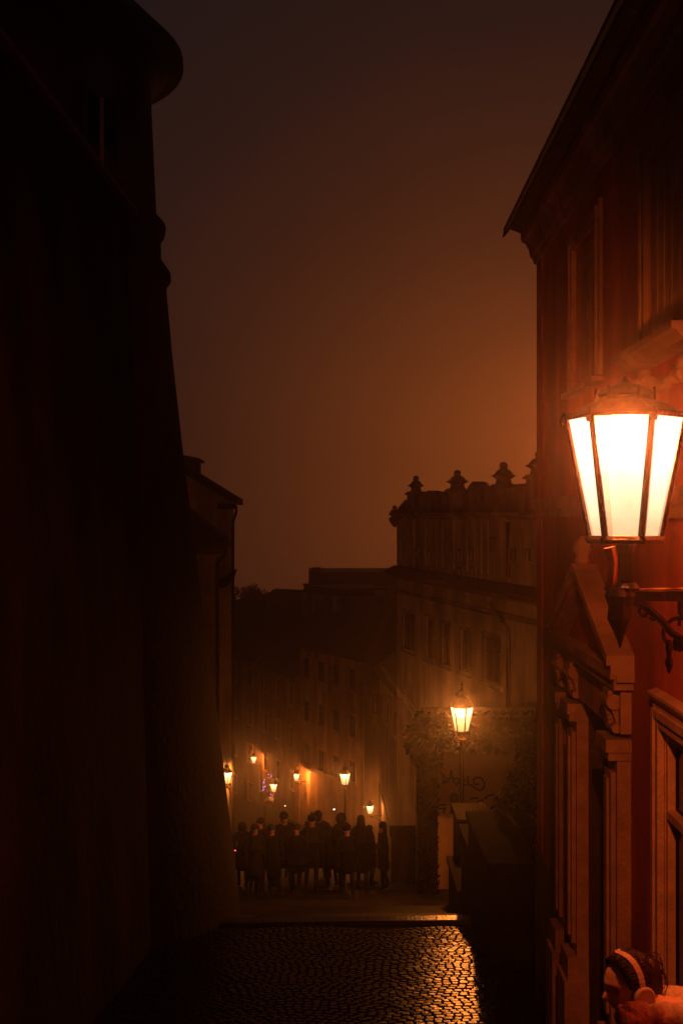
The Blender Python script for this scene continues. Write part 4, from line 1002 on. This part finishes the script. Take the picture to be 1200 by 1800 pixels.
crowd_person(450, 1462, 28.0, .2, 'person in grey coat in front of the brown coated one near the tower edge', 'coat_grey', .5, .3)
crowd_person(584, 1452, 31.6, PE, 'person in brown coat just left of the hooded figure', 'coat_brown', .4, .4)
crowd_person(532, 1447, 33.0, PE, 'person in black seen between the tallest figure and the knit hat', 'coat_black', .2, .3)
crowd_person(484, 1470, 28.2, .5, 'small person in green jacket in front of the tallest figure', 'coat_green', 0, .4, girth=.95)
crowd_person(508, 1450, 36.0, PE, 'person walking away behind the tallest figure in a brown coat', 'coat_brown', .3, .8)
crowd_person(626, 1452, 36.5, PE, 'person farther down between the hooded and the long haired figures', 'coat_grey', 0, .8)
crowd_person(575, 1462, 37.0, .2, 'person coming up the steps, farthest in the middle of the crowd', 'coat_black', 0, .9)
crowd_person(468, 1458, 35.0, PE, 'person farther down with hood up, seen over the left group', 'coat_navy', hood=True, walk=.7)
# ---- woman with white headphones, bottom right
WD = 4.86; zg = gz(WD); hc = px(1102, 1727, WD)
wm = thing('person', (hc.x + .06, WD, zg), 'woman with white headphones and cream coat, head turned left, bottom right corner', 'person')
O = Vector((hc.x + .06, WD, zg)); hcl = hc - O               # head centre, local
yaw = math.radians(164); pitch = math.radians(12)            # facing -X, chin a little down, slightly toward the camera
fwd = Vector((math.cos(yaw) * math.cos(pitch), math.sin(yaw) * -1 * math.cos(pitch), -math.sin(pitch)))
sid = Vector((fwd.y, -fwd.x, 0)).normalized(); upv = sid.cross(fwd).normalized()
if upv.z < 0: upv = -upv
def head_pt(d, g=0.0):
    f_, s_, u_ = d
    jaw = 1 - .38 * max(0, -u_ - .15) ** 1.0
    P_ = [(.096 + g) * f_, (.074 + g) * s_ * jaw, (.116 + g) * u_]
    if u_ < -.3: P_[0] += .012 * (-u_ - .3) * (1 if f_ > 0 else 2.2)
    if g == 0.0 and f_ > 0:
        def G(x, m_, w_): return math.exp(-((x - m_) / w_) ** 2)
        P_[0] += .030 * G(s_, 0, .15) * (G(u_, -.26, .13) + .55 * G(u_, -.06, .16))      # nose
        P_[0] -= .020 * (G(s_, .38, .2) + G(s_, -.38, .2)) * G(u_, .03, .13)              # eye sockets
        P_[0] -= .010 * G(s_, 0, .3) * G(u_, .08, .09)
        P_[0] += .006 * G(u_, .22, .12)                                                   # brow
        P_[0] += .010 * G(s_, 0, .3) * (G(u_, -.50, .055) + .9 * G(u_, -.63, .06)) - .004 * G(s_, 0, .35) * G(u_, -.565, .03)
        P_[0] += .014 * G(s_, 0, .35) * G(u_, -.86, .14)
        P_[0] += .006 * (G(s_, .5, .25) + G(s_, -.5, .25)) * G(u_, -.28, .2)
    return hcl + fwd * P_[0] + sid * P_[1] + upv * P_[2]
def dirs(i, j, n, m): th = PI * i / n; ph = 2 * PI * j / m; return (math.sin(th) * math.cos(ph), math.sin(th) * math.sin(ph), math.cos(th))
V = [Vector((.14, .04, .93)), Vector((.14, .04, 1.10)), Vector((.12, .03, 1.26)), Vector((.09, .02, 1.37)), Vector((.06, .0, 1.45)), hcl + Vector((.02, 0, -.05))]
E = [(i, i + 1) for i in range(5)]; Rr = [(.14, .12), (.12, .10), (.14, .11), (.09, .075), .05, .058]
def ch(par, pts, rs):
    p = par
    for q, r in zip(pts, rs): V.append(Vector(q)); E.append((p, len(V) - 1)); Rr.append(r); p = len(V) - 1
    return p
for s in (-1, 1): ch(0, [(.14, .04 + s * .09, .86), (.12 - s * .06, .04 + s * .09, .48), (.12 - s * .1, .04 + s * .09, .09), (.0 - s * .1, .04 + s * .09, .045)], (.10, .06, .045, .04))
sh = Vector((.20, -.12, 1.41)); elb = px(1090, 1787, WD - .22) - O; wr = elb + Vector((.14, .16, -.15))
wq = ch(3, [sh, elb, wr], (.06, .045, .032)); hand(V, E, Rr, wq, (.2, .5, .55), (.9, -.2, .1))
wq = ch(3, [(.10, .20, 1.37), (.06, .30, 1.12), (-.10, .22, .98)], (.06, .045, .032)); hand(V, E, Rr, wq, (-.7, -.3, -.3), (0, -1, .2))
me = bake_skin(V, E, Rr, 2)
bm = bmesh.new(); bm.from_mesh(me)
nI, mJ = 56, 72; grid = []
for i in range(nI + 1): grid.append([bm.verts.new(head_pt(dirs(max(.02, min(nI - .02, i)), j, nI, mJ))) for j in range(mJ)])
for i in range(nI):
    for j in range(mJ): bm.faces.new((grid[i][j], grid[i][(j + 1) % mJ], grid[i + 1][(j + 1) % mJ], grid[i + 1][j])).smooth = True
bmesh.ops.recalc_face_normals(bm, faces=bm.faces); bm.to_mesh(me); bm.free()
put(me, 'body', [M['skin'], M['jeans'], M['shoe']], wm)
for p in me.polygons:
    if p.center.z < .09: p.material_index = 2
    elif p.center.z < .95 and p.center.y > -.1: p.material_index = 1
eb = MB()
for s in (-1, 1):
    d = (.86, s * .36, .02); c_ = head_pt(d); eb.ball(c_ - fwd * .006, .0115, 10)
o_ = eb.build('eyes', M['hair'], None, smooth=True); o_.parent = wm
bw = MB()
for s in (-1, 1):
    bw.tube([head_pt((.9 - .06 * q, s * (.18 + .1 * q), .20 + .02 * math.sin(q))) + fwd * .001 for q in range(5)], .0035, 5)
o_ = bw.build('eyebrows', M['hair'], None, smooth=True); o_.parent = wm
hb_ = MB(); gr = {}
for i in range(41):
    for j in range(60):
        d = dirs(max(.02, min(39.98, i)), j, 40, 60)
        gap = .014 + .005 * math.sin(j * 1.7 + 3 * math.sin(i * .4)); rr_ = head_pt(d, gap)
        if d[0] < -.1: rr_ -= fwd * .012
        gr[(i, j)] = rr_
for i in range(40):
    for j in range(60):
        d = dirs(i + .5, j + .5, 40, 60)
        hl_ = .90 - 1.15 * max(0, .52 - d[0]) if d[0] > 0 else -.62
        if d[2] < hl_ or (d[0] > .05 and d[2] < .05 + .45 * d[0]): continue
        hb_.face([gr[(i, j)], gr[(i, (j + 1) % 60)], gr[(i + 1, (j + 1) % 60)], gr[(i + 1, j)]])
hb_.ball(hcl - fwd * .100 + upv * .020, .048, 16, (1, 1.1, 1.2)); hb_.ball(hcl - fwd * .100 - upv * .045, .048, 14, (1, 1.1, 1.5)); hb_.ball(hcl - fwd * .080 - upv * .002, .056, 14)
for k in range(260):                                           # strands combed back
    a0 = R.uniform(-1.45, 1.45); pts = []; jt = R.uniform(-.06, .06)
    for q in range(7):
        t_ = q / 6; th = math.radians(60 + 104 * t_)
        d = (math.cos(th) * (.6 + .4 * math.cos(a0)), math.sin(a0) * (.95 - .35 * t_) + jt * math.sin(t_ * 5), math.sin(th) * math.cos(a0) - .15 * t_); ln = Vector(d).length; pts.append(head_pt(tuple(c / ln for c in d), .0170 + R.uniform(-.001, .004)))
    hb_.tube(pts, R.uniform(.0012, .0026), 4)
for k in range(150):                                          # loose strands round the knot and the nape
    a0 = R.uniform(0, 2 * PI); c_ = hcl - fwd * (.095 + R.uniform(-.02, .02)) + upv * R.uniform(-.05, .04); rr_ = R.uniform(.050, .066); a1 = a0 + R.uniform(.8, 2.2); sd = sid * R.uniform(-.05, .05)
    pts = [c_ + sd + (-fwd * math.cos(a0 + (a1 - a0) * q / 5) + upv * math.sin(a0 + (a1 - a0) * q / 5)) * (rr_ + (.012 * (q / 5) ** 2 if k % 4 == 0 else 0)) * (1 if abs(sd.length) < .03 else .8) for q in range(6)]
    hb_.tube(pts, R.uniform(.0009, .002), 4)
o_ = hb_.build('hair', M['hair'], None, smooth=True, recalc=False); o_.parent = wm
hp = MB(); hbk = []
for q in range(25):
    a0 = math.radians(-8 + 196 * q / 24); r_ = .112
    hbk.append(hcl + sid * (.098 * math.cos(a0)) + upv * (.145 * math.sin(a0) - .012) - fwd * (.010 - .026 * max(0, math.sin(a0)) + .024 * abs(math.sin(2 * a0))))
for (a_, b_) in zip(hbk, hbk[1:]):
    n_ = ((a_ + b_) / 2 - hcl).normalized() * .006; wd = fwd * (.0125)
    i_ = [hp.P(q) for q in (a_ - wd - n_, a_ + wd - n_, a_ + wd + n_, a_ - wd + n_, b_ - wd - n_, b_ + wd - n_, b_ + wd + n_, b_ - wd + n_)]
    for q in ((0, 1, 2, 3), (4, 7, 6, 5), (0, 4, 5, 1), (1, 5, 6, 2), (2, 6, 7, 3), (3, 7, 4, 0)): hp.f.append([i_[z] for z in q]); hp.m.append(0)
hpo = thing('headphones', (0, 0, 0), None, None); hpo.parent = wm
o_ = hp.build('headband', M['phones'], None, smooth=False); o_.parent = hpo
for s in (-1, 1):
    c0 = hcl + sid * s * .083 - fwd * .012 - upv * .030
    def cf(p, c0=c0, s=s): return c0 + sid * s * p[2] + fwd * p[0] + upv * p[1]
    cu = MB(cf); cu.lathe([(.036, .002), (.044, .006), (.047, .018), (.045, .026), (.038, .031), (.034, .028), (.014, .028)], (0, 0, 0), 28); o_ = cu.build('ear_cup', M['phones'], None, smooth=True); o_.parent = hpo
    cu = MB(cf); cu.lathe([(.042, -.012), (.045, -.004), (.042, .003)], (0, 0, 0), 24); o_ = cu.build('cushion', M['cushion'], None, smooth=True); o_.parent = hpo
# coat
CV = [Vector((.15, .04, .92)), Vector((.15, .04, 1.12)), Vector((.14, .03, 1.28)), Vector((.13, .02, 1.37)), Vector((.15, .04, .70))]
CE = [(0, 1), (1, 2), (2, 3), (0, 4)]; CR = [(.19, .16), (.17, .15), (.185, .15), (.13, .11), (.21, .18)]
def cc(par, pts, rs):
    p = par
    for q, r in zip(pts, rs): CV.append(Vector(q)); CE.append((p, len(CV) - 1)); CR.append(r); p = len(CV) - 1
cc(3, [sh, sh * .5 + elb * .5 + Vector((0, 0, .005)), elb, elb * .45 + wr * .55, wr], (.082, .066, .062, .055, .046))
cc(3, [(.10, .20, 1.36), (.06, .31, 1.13), (-.08, .23, 1.0)], (.08, .065, .05))
cm_ = bake_skin(CV, CE, CR, 3)
from mathutils import noise as NZ
for v in cm_.vertices:
    q = v.co * 13; v.co += v.normal * (.016 * NZ.noise(q) + .008 * NZ.noise(q * 2.7 + Vector((3, 1, 2))) - .020 * max(0, 1 - 5 * abs(NZ.noise(Vector((v.co.x * 14 + v.co.z * 9, v.co.y * 6, v.co.z * 16 - v.co.x * 5))))))
put(cm_, 'coat', [M['coatw']], wm)
hd_ = MB()                                                     # soft hood lying on the back
for q in range(46):
    a0 = R.uniform(-1.5, 1.5); p_ = Vector((.13 + .115 * math.cos(a0) + R.uniform(-.015, .015), .0 + .125 * math.sin(a0), 1.435 + R.uniform(-.03, .035) - .02 * abs(a0)))
    hd_.ball(p_, R.uniform(.024, .040), 10, (1.1, 1, .85))
o_ = hd_.build('hood', M['coatw'], None, smooth=True); o_.parent = wm
cl = MB()                                                      # turned up collar
for q in range(22):
    a0 = 2 * PI * q / 22; a1 = 2 * PI * (q + 1) / 22
    def cp_(a, r, z): return Vector((.11 + r * math.cos(a) * 1.1, .02 + r * math.sin(a), z + .03 * math.cos(a) + .006 * math.sin(a * 5)))
    for r0, z0_, r1, z1_ in ((.105, 1.36, .10, 1.44), (.10, 1.44, .118, 1.465), (.118, 1.465, .15, 1.40)):
        cl.face([cp_(a0, r0, z0_), cp_(a1, r0, z0_), cp_(a1, r1, z1_), cp_(a0, r1, z1_)])
o_ = cl.build('collar', M['coatw'], None, smooth=True, recalc=False); o_.parent = wm

# ================================================================== night mist
hz = MB(); hz.box((-92, -42, -27), (92, 302, 14))
m = bpy.data.materials.new('night_mist'); m.use_nodes = True; n = m.node_tree.nodes; l = m.node_tree.links
for q in list(n): n.remove(q)
o_ = n.new('ShaderNodeOutputMaterial'); pv = n.new('ShaderNodeVolumePrincipled')
pv.inputs['Color'].default_value = (.92, .88, .85, 1); pv.inputs['Density'].default_value = HAZE; pv.inputs['Anisotropy'].default_value = .94
l.new(pv.outputs[0], o_.inputs['Volume'])
tag(hz.build('haze', m), kind='stuff')
